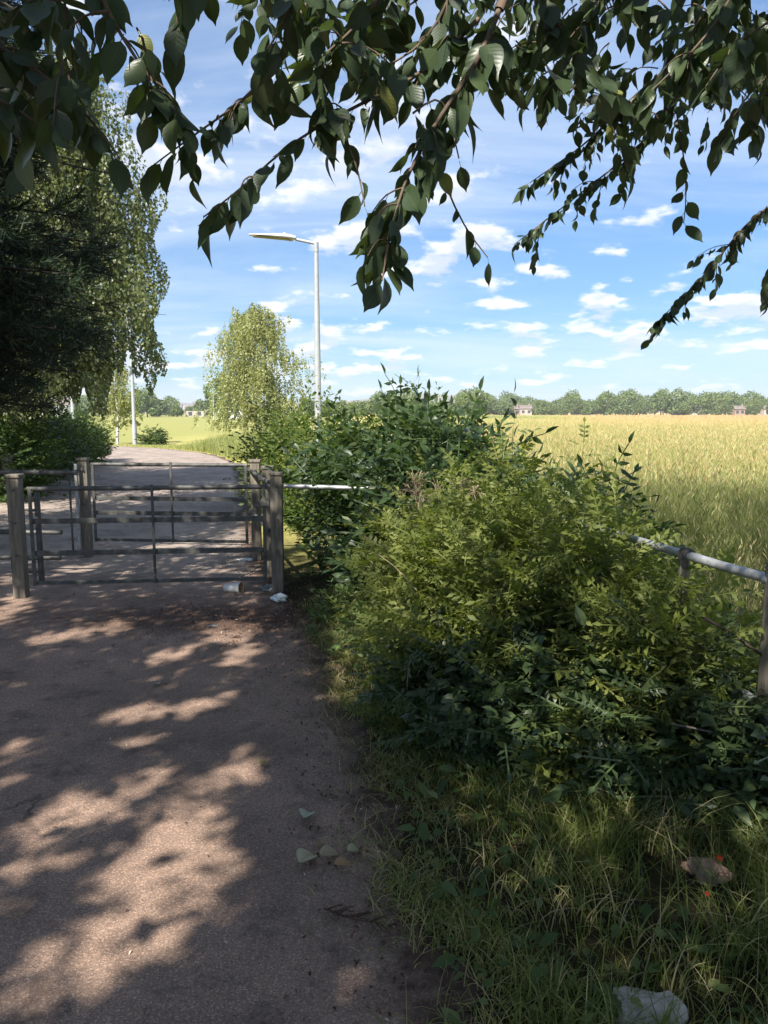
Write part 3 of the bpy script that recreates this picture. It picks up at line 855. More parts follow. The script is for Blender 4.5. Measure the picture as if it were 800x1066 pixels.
# yellow-green bramble-and-rose mound by the path
bush('rose_thicket', 'broad yellow-green thicket of small rounded leaflets between the path and the buried rail', 'bush', (.75, 4.5, 0), 'rose',
     [(.56, 5.0, .45, .50, .6, .62), (.85, 4.6, .45, .62, .6, .60), (1.05, 4.0, .42, .52, .5, .50), (.5, 4.3, .35, .5, .5, .50), (1.16, 3.6, .44, .30, .45, .46), (.44, 5.5, .4, .40, .45, .52), (1.08, 4.35, .46, .32, .55, .50), (1.06, 3.85, .42, .3, .4, .44), (.55, 3.75, .25, .4, .35, .33), (1.25, 3.25, .25, .35, .3, .3)],
     [dict(n=950, per=9, tp=ROSE[0], scale=(.9, 1.6), over=.15, lump=.24, deep=.4, nstem=160, stem_r=.004, t0=.55),
      dict(n=420, per=8, tp=ROSE[1], lump=.24, scale=(.8, 1.7), over=.12, deep=.25, nstem=40, t0=.6)])
def dead_stems(n):
    o = [x for x in sc.objects if x.name.startswith('rose_thicket')][0]; mb = MB()
    for i in range(n):
        b = np.array([rng.uniform(.1, 1.2), rng.uniform(3.5, 5.3), .05]); a = rng.uniform(0, 6.28); L_ = rng.uniform(.5, 1.0)
        t = np.linspace(0, 1, 9)[:, None]; d = np.array([math.cos(a), math.sin(a), 0]) * rng.uniform(.2, .7)
        q = b + d * t ** 1.6 * L_ + np.array([0, 0, 1.0]) * (1.25 * t - .45 * t ** 2) * L_
        tube(mb, q, np.linspace(.0045, .0015, 9), 5, .5, False)
    for i in range(26):   # dry flower heads on the crest
        c = np.array([rng.uniform(.1, .8), rng.uniform(5.0, 5.7), rng.uniform(.98, 1.14)])
        for k in range(14):
            e = c + rv(1, .045)[0] * [1, 1, .6]; tube(mb, [c - [0, 0, .08], (c + e) / 2, e], [.0018, .0014, .003], 4, .5, False)
    mb.build('dead_stems', M['straw'], o)


dead_stems(60)
# dark ivy and dock below it
bush('ivy_mound', 'dark blue-green mound of broad ivy and dock leaves at the foot of the yellow-green thicket', 'ivy', (.75, 3.4, 0), 'ivy',
     [(.62, 3.45, .22, .48, .45, .34), (1.1, 3.15, .22, .5, .38, .30), (.36, 3.75, .18, .34, .35, .26), (1.55, 2.95, .2, .4, .38, .3)],
     [dict(n=760, per=8, tp=ROUND, scale=(.045, .085), over=.05, deep=.6, nstem=60, stem_r=.003, t0=.4),
      dict(n=300, per=6, tp=BIGLEAF, scale=(.04, .10), over=.10, deep=.2, nstem=50, t0=.5), dict(n=280, per=8, tp=ROSE[1], scale=(.8, 1.4), over=.12, deep=.2, nstem=30, t0=.5)])
bush('ash_seedling', 'small bright green seedling with pointed leaflets growing out of the dark ivy', 'plant', (.75, 3.05, 0), 'rose',
     [(.72, 3.0, .24, .14, .12, .15)], [dict(n=16, per=7, tp=pinnate(2, .11, .05, .5, .2, 9, 3), scale=(.8, 1.1), over=.03, nstem=16, stem_r=.003)])
# wild growth between the path edge and the gate
bush('nettle_patch', 'low scruffy patch of pale weeds spilling on to the path beside the gate post', 'weeds', (-.2, 5.0, 0), 'weed',
     [(-.28, 5.75, .1, .32, .35, .2), (-.05, 5.1, .1, .35, .45, .22), (.2, 4.4, .1, .32, .45, .22), (.3, 3.9, .08, .26, .3, .16)],
     [dict(n=420, per=8, tp=SMALL, scale=(.03, .065), over=.08, deep=.6, nstem=120, stem_r=.0025, t0=.3, splay=.8)])
# hedge behind the gate on the right-hand side of the path
bush('hawthorn_hedge', 'sunlit-topped light green hedge along the path behind the gate, below the street lamp', 'hedge', (-1.2, 11, 0), 'hedge',
     [(-.5, 8.3, .68, .62, .8, .80), (-.95, 9.8, .8, .65, 1.0, .88), (-1.35, 11.3, .8, .75, 1.2, .9), (-1.75, 13.2, .8, .85, 1.4, .88), (-.6, 12.4, .8, 1.0, 1.4, .98), (.3, 11, .85, 1.0, 1.2, .95)],
     [dict(n=1500, per=12, tp=SMALL, scale=(.05, .085), over=.1, deep=.4, nstem=120, stem_r=.005, t0=.5),
      dict(n=420, per=10, tp=BIGLEAF, scale=(.06, .10), over=.16, deep=.15, nstem=40, t0=.6)])
# hedge on the left
bush('dark_hedge', 'long dark clipped hedge of mixed leaves on the far side of the low metal fence', 'hedge', (-8.5, 18, 0), 'hedge_dark',
     [(-6.9, 13.6, .7, 1.0, .8, .85), (-8.0, 13.7, .75, 1.1, .9, .88), (-7.2, 14.6, .7, 1.1, .9, .9), (-7.9, 16.2, .75, 1.1, 1.1, .9), (-8.3, 18.3, .75, 1.0, 1.2, .9), (-8.7, 20.3, .8, 1.05, 1.3, .9), (-9.2, 22.6, .75, .9, 1.2, .85), (-9.8, 15.6, .75, 1.8, 1.1, .95), (-9.4, 24.4, .6, .7, .8, .7)],
     [dict(n=4800, per=10, tp=SMALL, scale=(.075, .125), over=.12, deep=.35, nstem=60, stem_r=.006, t0=.55),
      dict(n=260, per=9, tp=BIGLEAF, scale=(.07, .11), over=.22, deep=.1, nstem=60, stem_r=.004, t0=.6)])
bush('roadside_bush', 'small round bush at the foot of the street lamp by the bend', 'bush', (-11.2, 37.0, 0), 'hedge_dark',
     [(-11.2, 37, .35, .75, .6, .45)], [dict(n=160, per=10, tp=SMALL, scale=(.10, .16), nstem=10)])


# ------------------------------------------------------------------ trees
def trunk_path(x, y, h, lean=(0, 0), wig=.08, n=9, z0=0):
    z = np.linspace(z0, h, n); t = (z - z0) / (h - z0)
    return np.stack([x + lean[0] * t + wig * np.sin(t * 5 + x), y + lean[1] * t + wig * np.cos(t * 4 + y) - wig * np.cos(y), z], 1)


def birch(name, label, x, y, h, cr, n_strand, per, leaf=(.05, .075), mat='birch', low=.9, seed=0, keep=None, lean=(0, 0), hang=(.5, 1.5), tr=.07, nlimb=34, cx=0.0):
    root = thing(name, label, 'tree', (x, y, 0))
    tm = MB(); tp_ = trunk_path(x, y, h * .93, lean, h * .012, 12); tube(tm, tp_, np.linspace(tr, .012, 12), 10); trunk = tm.build('trunk', M['birchbark'], root)
    lm = MB(); lf = MB()
    r = rng
    # limbs rising from the trunk
    tips = []
    for i in range(nlimb):
        t = r.uniform(.22, .95); b = np.array([np.interp(t * h * .93, tp_[:, 2], tp_[:, k]) for k in range(3)])
        a = r.uniform(0, 2 * pi); ext = cr * math.sqrt(max(.05, 1 - ((t - .45) / .58) ** 2)) * r.uniform(.5, 1.12)
        e = b + np.array([math.cos(a) * ext, math.sin(a) * ext, r.uniform(.25, .6) * ext])
        m_ = (b + e) / 2 + [0, 0, .15 * ext]
        tt = np.linspace(0, 1, 7)[:, None]
        q = (1 - tt) ** 2 * b + 2 * tt * (1 - tt) * m_ + tt ** 2 * e
        tube(lm, q, np.linspace(.018 * h / 6, .004, 7), 5, .5, False); tips.append(q)
    tips = np.array(tips)
    k = r.integers(0, len(tips), n_strand); s = r.uniform(.25, 1, n_strand) * 5.99; i0 = s.astype(int); fr = (s - i0)[:, None]
    st = tips[k, i0] * (1 - fr) + tips[k, i0 + 1] * fr + rv(n_strand, .16 * cr / 2)
    u = nrm(r.normal(0, 1, (n_strand, 3))); zt = r.uniform(low * .8, h, n_strand) if y < 20 else h * r.uniform(.18, 1.0, n_strand)
    wz = np.clip(1.15 - np.abs(zt / h - .45) ** 1.6 * 2.6, .12, 1) * (1 + .28 * np.sin(zt * 3.1 + u[:, 0] * 3.5) + .22 * np.sin(np.arctan2(u[:, 1], u[:, 0]) * 3 + zt * 2.3))
    ph = np.arctan2(u[:, 1], u[:, 0]); rr_ = cr * wz * r.uniform(.55, 1.02, n_strand)
    alt = np.stack([x + cx + np.cos(ph) * rr_, y + np.sin(ph) * rr_, zt], 1)
    sel = r.random(n_strand) < .55; st[sel] = alt[sel]
    ln = r.uniform(*hang, n_strand) * np.clip((st[:, 2] - low) / 1.2, .15, 1)
    out = nrm(st - np.array([x, y, 0])) * np.array([1, 1, 0])
    t = r.random((n_strand, per))
    p = st[:, None] + out[:, None] * (.25 * t * (1 - .4 * t))[..., None] + np.array([0, 0, -1.0]) * (ln[:, None] * t ** 1.15)[..., None] + r.normal(0, .035, (n_strand, per, 3))
    for q in range(0, n_strand, 3):
        if y < 20 and (st[q][2] - ln[q] < 2.9 or proj(st[q][None])[0][0] > 150): continue
        tt = np.array([0, .35, .7, 1.0])
        tube(lm, st[q] + out[q] * (.25 * tt * (1 - .4 * tt))[:, None] + np.array([0, 0, -1.0]) * (ln[q] * tt ** 1.15)[:, None], [.004, .003, .0025, .0015], 3, .5, False)
    lm.build('sprays', M['twig'], root)  # limbs and hanging twigs in one mesh, under the name sprays
    p = p.reshape(-1, 3); N_ = len(p)
    ydir = np.array([0, 0, -.7]) + r.normal(0, .5, (N_, 3)); nh = r.normal(0, 1, (N_, 3)) + np.repeat(out, per, 0) * .5 + [0, 0, .4]
    tn = np.clip(r.normal(.5, .2, N_) + np.repeat(r.normal(0, .15, n_strand), per), 0, 1)
    ok = p[:, 2] > .2
    if keep is not None: ok &= keep(p)
    if y < 20:
        qx, qy, _ = proj(p); lim = np.where(qx < 112, 424, 388) + 16 * np.sin(qx * .13) + 9 * np.sin(qx * .41); ok &= ~((qx > 52) & (qy > lim)) & ~((qx > 52) & (qy > lim - 45) & (r.random(N_) < .5)) & (qx < 168 + 8 * np.sin(qy * .07))
    scatter(lf, leaf_tpl(1, .75, .15, .15, 'round') if False else SMALL1, p[ok], ydir[ok], nh[ok], r.uniform(*leaf, N_)[ok], tn[ok])
    lf.build('crown', M[mat], root)
    return root


# one-quad diamond leaf for small far foliage
SMALL1 = (np.array([[0, 0, 0], [.36, .45, .05], [0, 1, -.1], [-.36, .45, .05]], float), np.array([[0, 1, 2, 3]]), np.array([[.5, 0], [1, .5], [.5, 1], [0, .5]], float))

birch('silver_birch', 'airy weeping silver birch in full sun beyond the light green hedge', -5.25, 32, 6.0, 1.8, 1500, 24, (.06, .10), 'birch', .7, hang=(.3, 1.1))
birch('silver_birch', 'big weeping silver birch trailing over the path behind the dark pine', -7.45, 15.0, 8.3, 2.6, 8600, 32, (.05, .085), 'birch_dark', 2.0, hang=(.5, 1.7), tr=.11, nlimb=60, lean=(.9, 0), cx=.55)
birch('young_birch', 'thin young birch with a pale bare stem beside the bend of the path', -13.1, 37.5, 4.6, 1.0, 330, 16, (.08, .12), 'birch', 1.5, hang=(.3, .9), tr=.07)


SEED = (SMALL1[0] * np.array([.16, 1, 1]), SMALL1[1], SMALL1[2])


def round_tree(name, label, x, y, h, w, n, leaf, mat='far', group=None, low=.25, trunk_r=.25):
    root = thing(name, label, 'tree', (x, y, 0), group)
    tm = MB(); tube(tm, trunk_path(x, y, h * .7, (0, 0), .02 * h, 7), np.linspace(trunk_r, trunk_r * .3, 7), 7); tm.build('trunk', M['bark'], root)
    nb = 11
    bl = []
    for i in range(nb):
        a = rng.uniform(0, 2 * pi); q = rng.random() ** .6; zz = rng.uniform(low + .18, .86)
        rr = w * .5 * math.sqrt(max(.08, 1 - ((zz - .52) / .5) ** 2)) * .7 * q
        s = rng.uniform(.26, .38) * w * .62
        bl.append((x + math.cos(a) * rr, y + math.sin(a) * rr, zz * h, s, s, min(s * .85, h * .2)))
    bl.append((x, y, h * .58, w * .3, w * .3, h * .3))
    p, nor = shell(bl, n, .22, .25)
    lf = MB()
    clump = np.repeat(rng.random(n // 12 + 1), 12)[:n]
    scatter(lf, SMALL1, p, nor * .3 + rv(n, .7) + [0, 0, -.2], nor + rv(n, .45) + [0, 0, .4], rng.uniform(*leaf, n), np.clip(rng.normal(.42, .2, n), 0, 1))
    lf.build('crown', M[mat], root)
    return root


def pine():
    x, y = -5.55, 8.6
    root = thing('pine_tree', 'dark dense pine with pale needle tips standing before the big birch', 'tree', (x, y, 0))
    m = MB(); tube(m, trunk_path(x, y, 7.2, (.2, .1), .05, 10), np.linspace(.17, .03, 10), 12); m.build('trunk', M['bark'], root)
    bm_ = MB(); nd = MB()
    pos = []; dirs = []
    for i in range(210):
        z = rng.uniform(1.7, 6.9); a = rng.uniform(-2.3, 2.3)
        L_ = (2.9 - .34 * abs(z - 3.8)) * rng.uniform(.6, 1.0)
        d = np.array([math.cos(a), math.sin(a), 0])
        b = np.array([x, y, z]); t = np.linspace(0, 1, 8)[:, None]
        e = d * L_; q = b + t * e + np.array([0, 0, 1]) * (.25 * t - .55 * t ** 2 + .2 * t ** 4) * L_ * .5
        tube(bm_, q, np.linspace(.035, .006, 8), 5, .5, False)
        for j in range(26):
            tt = rng.uniform(.25, 1); k = tt * 6.99; i0 = int(k); pp = q[i0] + (q[i0 + 1] - q[i0]) * (k - i0)
            sd = np.array([-d[1], d[0], 0]) * rng.uniform(-1, 1) * .45 * (1.1 - .6 * tt)
            pos.append(pp + sd + np.array([0, 0, rng.normal(-.02, .09)])); dirs.append(nrm(d * .8 + sd * 1.5 + np.array([0, 0, rng.normal(.15, .3)])))
    pos = np.array(pos); dirs = np.array(dirs); K = 26
    px, py, zc = proj(pos)
    ok = ~((px > 108) & (py > 262)) & ~((px > 52) & (py > 388)) & (px < 150) & ~((px < 150) & (px > 40) & (py < 175 + .2 * (110 - px)))
    pos, dirs = pos[ok], dirs[ok]; n = len(pos)
    pp = np.repeat(pos, K, 0) + np.repeat(dirs, K, 0) * rng.uniform(-.06, .1, (n * K, 1))
    yd = np.repeat(dirs, K, 0) * .75 + rv(n * K, .55)
    ned = (np.array([[-.02, 0, 0], [.02, 0, 0], [.014, 1, 0], [-.014, 1, 0]]) * np.array([1.6, 1, 1]), np.array([[0, 1, 2, 3]]), np.zeros((4, 2)))
    r_ = np.linalg.norm(pos[:, :2] - [x, y], axis=1)
    tn = np.clip(np.repeat(np.where(rng.random(n) < .10 + .25 * (r_ > 2.3), rng.uniform(.75, 1, n), rng.uniform(0, .6, n)), K), 0, 1)
    scatter(nd, ned, pp, yd, rv(n * K), rng.uniform(.11, .19, n * K), tn)
    bm_.build('boughs', M['pinebark'], root); nd.build('crown', M['needle'], root)


pine()


# ------------------------------------------------------------------ the cherry overhead
CH_LEAF = leaf_tpl(7, .58, .22, .22, 'tip', .0)
CAN_LEAF = leaf_tpl(2, .60, .25, .2, 'ovate')

# where sunlight reaches the ground near the camera (photo pixels: x, y, half-width, half-height, slant)
SUNPATCH = [(205, 885, 120, 985, 44), (150, 985, 25, 1045, 24), (175, 905, 115, 940, 22), (215, 850, 100, 915, 9), (15, 876, 92, 826, 10), (62, 862, 112, 834, 12), (112, 832, 178, 800, 12),
            (0, 915, 78, 892, 12), (0, 958, 34, 940, 10), (212, 812, 272, 800, 9), (165, 850, 228, 836, 11), (2, 786, 38, 768, 7), (0, 812, 40, 806, 6), (112, 744, 162, 736, 7), (182, 739, 246, 724, 7),
            (132, 772, 168, 766, 6), (222, 662, 256, 656, 8), (240, 686, 262, 676, 7), (108, 654, 132, 647, 4), (0, 640, 22, 628, 9), (245, 945, 278, 932, 10), (335, 1036, 380, 1010, 15),
            (180, 1002, 236, 976, 8), (66, 594, 103, 591, 4), (118, 602, 134, 598, 4), (150, 571, 200, 566, 4), (40, 668, 90, 655, 4), (150, 690, 200, 678, 4), (10, 1000, 60, 985, 9), (20, 600, 5, 604, 5), (235, 800, 270, 770, 6)]


def in_sunpatch(p, grow=1.0):
    t = p[:, 2] / TOSUN[2]
    g = p - TOSUN * t[:, None]
    px, py, zc = proj(g)
    ok = np.zeros(len(p), bool)
    for (x0, y0, x1, y1, w) in SUNPATCH:
        dx, dy = x1 - x0, y1 - y0
        u = np.clip(((px - x0) * dx + (py - y0) * dy) / (dx * dx + dy * dy), 0, 1)
        ok |= (np.hypot(px - x0 - u * dx, (py - y0 - u * dy) * 1.25) < w * grow) & (zc > .3)
    return ok


def shades_hedge(p):
    """leaves that would keep the sun off the top of the hedge by the lamp"""
    t = (p[:, 2] - 1.5) / TOSUN[2]; g = p - TOSUN * t[:, None]
    return (t > 0) & (g[:, 0] > -2.7) & (g[:, 0] < .9) & (g[:, 1] > 7.6) & (g[:, 1] < 15)


def on_birch(p):
    """leaves whose shadow would fall on the big birch"""
    t = (p[:, 1] - 15.0) / TOSUN[1]; g = p - TOSUN * t[:, None]
    return (t > 0) & (g[:, 0] > -7.6) & (g[:, 0] < -3.8) & (g[:, 2] > 1.8) & (g[:, 2] < 9.5)


def over_bush(p):
    t = (p[:, 2] - .8) / TOSUN[2]; g = p - TOSUN * t[:, None]
    return (t > 0) & (g[:, 0] > -.7) & (g[:, 0] < 1.75) & (g[:, 1] > 3.3) & (g[:, 1] < 8.5)


def over_verge(p):
    t = p[:, 2] / TOSUN[2]; g = p - TOSUN * t[:, None]
    return (g[:, 0] > -.3) & (g[:, 0] < 3.2) & (g[:, 1] > .8) & (g[:, 1] < 3.3)


def cherry():
    root = thing('cherry_tree', 'old cherry tree whose leafy boughs hang overhead across the top of the view', 'tree', (2.6, -1.6, 0))
    tm = MB(); tx = trunk_path(2.6, -1.6, 3.2, (-.2, .3), .05, 9)
    tube(tm, tx, np.linspace(.26, .17, 9) + np.array([.1, .03, 0, 0, 0, 0, 0, 0, 0]), 14); tm.build('trunk', M['bark'], root)
    bm_ = MB(); lf = MB()
    twigs = []      # (points, leaf size, spacing)
    top = tx[-1]

    def curve(ctrl, n=16):
        ctrl = np.array(ctrl, float)
        d = np.concatenate([[0], np.cumsum(np.linalg.norm(np.diff(ctrl, axis=0), axis=1))]); s = np.linspace(0, d[-1], n)
        q = np.stack([np.interp(s, d, ctrl[:, k]) for k in range(3)], 1)
        for _ in range(3): q[1:-1] = (q[:-2] + 2 * q[1:-1] + q[2:]) / 4
        return q

    def limb(ctrl, r0, r1, n=14):
        q = curve(ctrl, n); tube(bm_, q, np.linspace(r0, r1, n), 8, .5, False); return q
    # limbs above the frame
    limb([top, (1.6, .2, 3.9), (.6, 1.6, 3.6), P(560, -60, 2.3), P(520, 10, 2.05)], .12, .013)
    limb([top, (1.0, .0, 4.2), (-.6, 1.2, 4.1), (-1.4, 1.4, 3.3), P(60, -80, 1.7)], .11, .012)
    limb([top, (2.6, 1.0, 4.2), (2.6, 2.6, 4.0), P(800, -40, 3.4)], .10, .016)
    limb([top, (1.8, 1.5, 4.8), (.8, 3.5, 5.6), (0, 6, 6.4)], .12, .02)
    limb([top, (1.0, -1.5, 4.8), (-1.8, -1.6, 5.4), (-3.6, -.6, 5.6)], .12, .02)
    limb([top, (3.4, .5, 5), (3.6, 3.2, 5.6), (3.4, 5.2, 6.1)], .1, .02)

    # visible hanging branches, as (photo x, photo y, distance) chains
    BR = [
        ([(520, 10, 2.05), (498, 65, 2.0), (452, 130, 1.9), (418, 195, 1.8), (405, 250, 1.75), (398, 292, 1.72)], .008, .115, .026, 1.1),
        ([(498, 20, 2.1), (440, 78, 2.0), (375, 108, 1.95), (300, 150, 1.85), (245, 203, 1.8), (212, 226, 1.8)], .007, .10, .034, 1.0),
        ([(330, -20, 2.0), (300, 45, 1.95), (262, 100, 1.9), (205, 138, 1.8), (160, 172, 1.75)], .006, .10, .036, 1.0),
        ([(90, -40, 1.6), (125, 40, 1.6), (150, 75, 1.6), (198, 130, 1.62)], .006, .10, .034, 1.0),
        ([(440, 130, 1.9), (456, 168, 1.95), (470, 212, 2.0), (492, 252, 2.0), (508, 268, 2.0)], .0032, .075, .055, .3),
        ([(800, -40, 3.4), (720, 50, 3.5), (655, 105, 3.6), (610, 150, 3.7), (545, 195, 3.8)], .012, .085, .020, 1.6),
        ([(720, 70, 3.6), (670, 150, 3.7), (600, 205, 3.8), (535, 255, 3.9)], .008, .085, .020, 1.4),
        ([(705, 120, 3.0), (713, 165, 3.0), (716, 215, 3.0), (712, 232, 3.0)], .0035, .10, .05, .2),
        ([(900, 120, 4.2), (820, 200, 4.2), (775, 235, 4.2), (735, 285, 4.2), (680, 340, 4.2)], .011, .085, .018, 1.1),
        ([(850, 200, 3.9), (812, 250, 3.9), (798, 315, 3.9)], .006, .085, .02, .8),
        ([(300, -60, 1.7), (310, -10, 1.7), (290, 40, 1.75), (272, 60, 1.75)], .005, .10, .034, .9),
        ([(200, -60, 1.5), (188, -10, 1.5), (184, 25, 1.5)], .004, .11, .03, .3),
        ([(-60, 20, 1.5), (10, 50, 1.5), (60, 85, 1.55), (105, 130, 1.6), (125, 165, 1.6)], .006, .10, .026, 1.0),
        ([(-80, 70, 1.45), (-20, 95, 1.45), (30, 115, 1.5), (50, 140, 1.5)], .005, .10, .028, .9),
        ([(480, -40, 2.2), (462, 20, 2.2), (430, 60, 2.2), (372, 80, 2.2)], .006, .10, .028, 1.0),
        ([(420, -40, 1.9), (385, 20, 1.9), (345, 50, 1.9), (298, 92, 1.9)], .006, .105, .03, 1.0),
        ([(640, -40, 2.3), (612, 30, 2.3), (585, 75, 2.3), (560, 110, 2.3)], .006, .105, .026, 1.0),
        ([(560, -40, 2.0), (575, 30, 2.0), (610, 62, 2.0), (640, 95, 2.0)], .006, .105, .026, 1.0),
        ([(780, -40, 2.2), (745, 30, 2.2), (700, 75, 2.2), (672, 100, 2.2)], .006, .105, .024, 1.0),
        ([(900, 0, 2.6), (820, 60, 2.6), (775, 100, 2.6), (748, 150, 2.6)], .007, .10, .024, 1.0),
        ([(880, -20, 2.1), (800, 20, 2.1), (750, 60, 2.1), (735, 90, 2.1)], .006, .105, .024, 1.0),
        ([(430, 118, 1.95), (462, 90, 1.95), (470, 130, 1.95), (478, 165, 1.95)], .003, .10, .05, .2),
        ([(352, 125, 1.9), (372, 170, 1.9), (380, 215, 1.85)], .003, .10, .05, .3),
    ]
    for ch, r0, ls, sp, sub in BR:
        ls *= .87; sp *= .78
        ctrl = [P(*c) for c in ch]; L_ = sum(np.linalg.norm(ctrl[i + 1] - ctrl[i]) for i in range(len(ctrl) - 1))
        q = curve(ctrl, max(8, int(L_ / .05))); tube(bm_, q, np.linspace(r0, .0018, len(q)), 6, .5, False)
        twigs.append((q, ls, sp))
        ns = int(sub * L_ / .11)
        for k in range(ns):
            t = rng.uniform(.05, .93); i0 = int(t * (len(q) - 1)); b = q[i0]; d = nrm(q[min(i0 + 1, len(q) - 1)] - q[i0])
            sl = rng.uniform(.06, .15) * (1 if ls > .085 else 1.4)
            dd = nrm(d * .8 + rv(1, .5)[0] + np.array([0, 0, -.35]))
            e = b + dd * sl; m_ = (b + e) / 2 + np.array([0, 0, .03])
            qq = curve([b, m_, e], 6); tube(bm_, qq, np.linspace(.0025, .0012, 6), 5, .5, False)
            twigs.append((qq, ls * rng.uniform(.85, 1.05), max(sp, .026)))
    # hanging twigs filling the leafy fringe along the top of the view: x range, y range, depth range, count
    FILL = [((-60, 75), (-60, 75), (1.4, 2.0), 26), ((40, 150), (-60, 55), (1.5, 2.1), 12), ((-60, 20), (60, 130), (1.5, 2.2), 8), ((265, 480), (-70, 20), (1.8, 2.7), 30),
            ((480, 820), (-70, 55), (2.2, 3.5), 70), ((590, 740), (50, 130), (2.6, 3.9), 26), ((740, 830), (40, 110), (2.2, 3.6), 15), ((150, 240), (-70, -35), (1.6, 2.2), 2), ((480, 600), (20, 80), (2.0, 2.8), 10),
            ((320, 420), (10, 60), (1.8, 2.6), 9)]
    for (x0, x1), (y0, y1), (z0, z1), n in FILL:
        for k in range(n):
            b = P(rng.uniform(x0, x1), rng.uniform(y0, y1), rng.uniform(z0, z1))
            sl = rng.uniform(.10, .2); dd = nrm(rv(1, .6)[0] + np.array([-.2, .2, -.3]))
            e = b + dd * sl; qq = curve([b, (b + e) / 2 + np.array([0, 0, .04]), e], 6)
            tube(bm_, qq, np.linspace(.003, .0013, 6), 5, .5, False)
            twigs.append((qq, rng.uniform(.065, .092), .021))
    pos = []; yd = []; nh = []; sz = []
    for q, ls, sp in twigs:
        seg = np.linalg.norm(np.diff(q, axis=0), axis=1); d = np.concatenate([[0], np.cumsum(seg)]); n = max(3, int(d[-1] / sp))
        s = np.linspace(.02 * d[-1], d[-1], n)
        p = np.stack([np.interp(s, d, q[:, k]) for k in range(3)], 1)
        g = nrm(np.stack([np.interp(s, d, np.gradient(q[:, k])) for k in range(3)], 1))
        side = nrm(np.cross(g, [0, 0, 1.0])); alt = np.where(np.arange(n) % 2 == 0, 1, -1)[:, None]
        hang = rng.uniform(.35, 1.15, (n, 1))
        y = g * .45 + side * alt * .5 + np.array([0, 0, -1.0]) * hang + rng.normal(0, .22, (n, 3))
        y = nrm(y)
        p = p + y * ls * rng.uniform(.12, .25, (n, 1))
        pos.append(p); yd.append(y)
        nh.append(side * alt * .3 + rng.normal(0, .8, (n, 3)) + np.array([0, -.25, .45]))
        sz.append(ls * np.clip(rng.normal(.92, .2, n), .4, 1.2))
    pos = np.concatenate(pos); yd = np.concatenate(yd); nh = np.concatenate(nh); sz = np.concatenate(sz)
    tn = np.clip(rng.beta(2, 2.2, len(pos)) * .92, 0, 1); tn[rng.random(len(pos)) > .985] = 1
    kinds = (CH_LEAF, leaf_tpl(7, .54, .35, .36, 'tip'), leaf_tpl(7, .63, .12, .08, 'tip'), leaf_tpl(7, .40, .55, .6, 'tip'), leaf_tpl(7, .54, .3, -.18, 'tip'))
    kk = rng.integers(0, len(kinds), len(pos))
    for q, tp in enumerate(kinds): scatter(lf, tp, pos[kk == q], yd[kk == q], nh[kk == q], sz[kk == q], tn[kk == q])
    # petioles
    pt = (np.array([[-.012, -.22, 0], [.012, -.22, 0], [.010, .04, 0], [-.010, .04, 0]]), np.array([[0, 1, 2, 3]]), np.full((4, 2), .5))
    scatter(lf, pt, pos, yd, nh, sz, tn)
    n_vis = len(pos)

    # the rest of the crown, above and behind the view
    cm = MB()
    n_tw = 4200
    c = np.concatenate([rng.uniform([-5.2, -5.0, 2.9], [5.5, 8.6, 7.4], (n_tw * 2, 3))])
    ctr = np.array([.3, 1.6, 4.6]); q = (c - ctr) / np.array([5.6, 7.0, 3.0]); c = c[(q ** 2).sum(1) < 1][:n_tw]
    c = c[~((c[:, 0] < -.3) & (c[:, 1] > 4.2))]
    # the dense side of the crown, towards the sun, that shades the path
    m_ = 2800
    gx = rng.uniform(-60, 470, m_ * 3); gy = 600 + 500 * rng.random(m_ * 3) ** 1.3
    gg = np.array([G(a, b) for a, b in zip(gx, gy)])
    c2 = gg + TOSUN * (rng.uniform(4.0, 8.8, m_ * 3) / TOSUN[2])[:, None]
    qx, qy, qz = proj(c2)
    c2 = c2[~((qz > 0) & (qx > -60) & (qx < 860) & (qy > -70) & (qy < 1100)) & ~in_sunpatch(c2, 1.0)][:m_]
    gx = rng.uniform(440, 930, 2400); gy = rng.uniform(850, 1200, 2400)
    gg = np.array([G(a, b) for a, b in zip(gx, gy)])
    c3 = gg + TOSUN * (rng.uniform(3.6, 7.5, 2400) / TOSUN[2])[:, None]
    qx, qy, qz = proj(c3); c3 = c3[~((qz > 0) & (qx > -60) & (qx < 860) & (qy > -70) & (qy < 1100))][:260]
    c = np.concatenate([c, c2, c3])
    dirs = nrm(rv(len(c)) * [1, 1, .5] + [0, 0, -.15]); K = 12
    ln = rng.uniform(.35, .6, len(c))
    t = np.linspace(0, 1, K)[None, :, None]
    pp = c[:, None] + dirs[:, None] * t * ln[:, None, None] + rng.normal(0, .045, (len(c), K, 3))
    pp[..., 2] -= (t[..., 0] ** 2) * .15
    y = dirs[:, None] * .4 + rng.normal(0, .5, (len(c), K, 3)) + np.array([0, 0, -.35]); nhh = rng.normal(0, .6, (len(c), K, 3)) + np.array([0, 0, 1.0])
    pp = pp.reshape(-1, 3); y = y.reshape(-1, 3); nhh = nhh.reshape(-1, 3)
    px, py, zc = proj(pp)
    inframe = (zc > 0) & (px > -70) & (px < 870) & (py > -75) & (py < 1150)
    keep = ~inframe & (np.linalg.norm(pp - CC, axis=1) > 1.1)
    sp_ = in_sunpatch(pp, 1.45)
    keep &= ~(sp_ & (rng.random(len(pp)) < .94)) & ~shades_hedge(pp)
    sp2 = in_sunpatch(pp, 2.3) & (rng.random(len(pp)) < .52)
    keep &= ~sp2
    keep &= ~(over_bush(pp) & (rng.random(len(pp)) < .78)) & ~(over_verge(pp) & (rng.random(len(pp)) < .34))
    pp, y, nhh = pp[keep], y[keep], nhh[keep]
    scatter(cm, CAN_LEAF, pp, y, nhh, rng.uniform(.10, .145, len(pp)), rng.random(len(pp)))
    bm_.build('branches', M['bark'], root); lf.build('hanging_foliage', M['cherry'], root); cm.build('crown', M['canopy'], root)
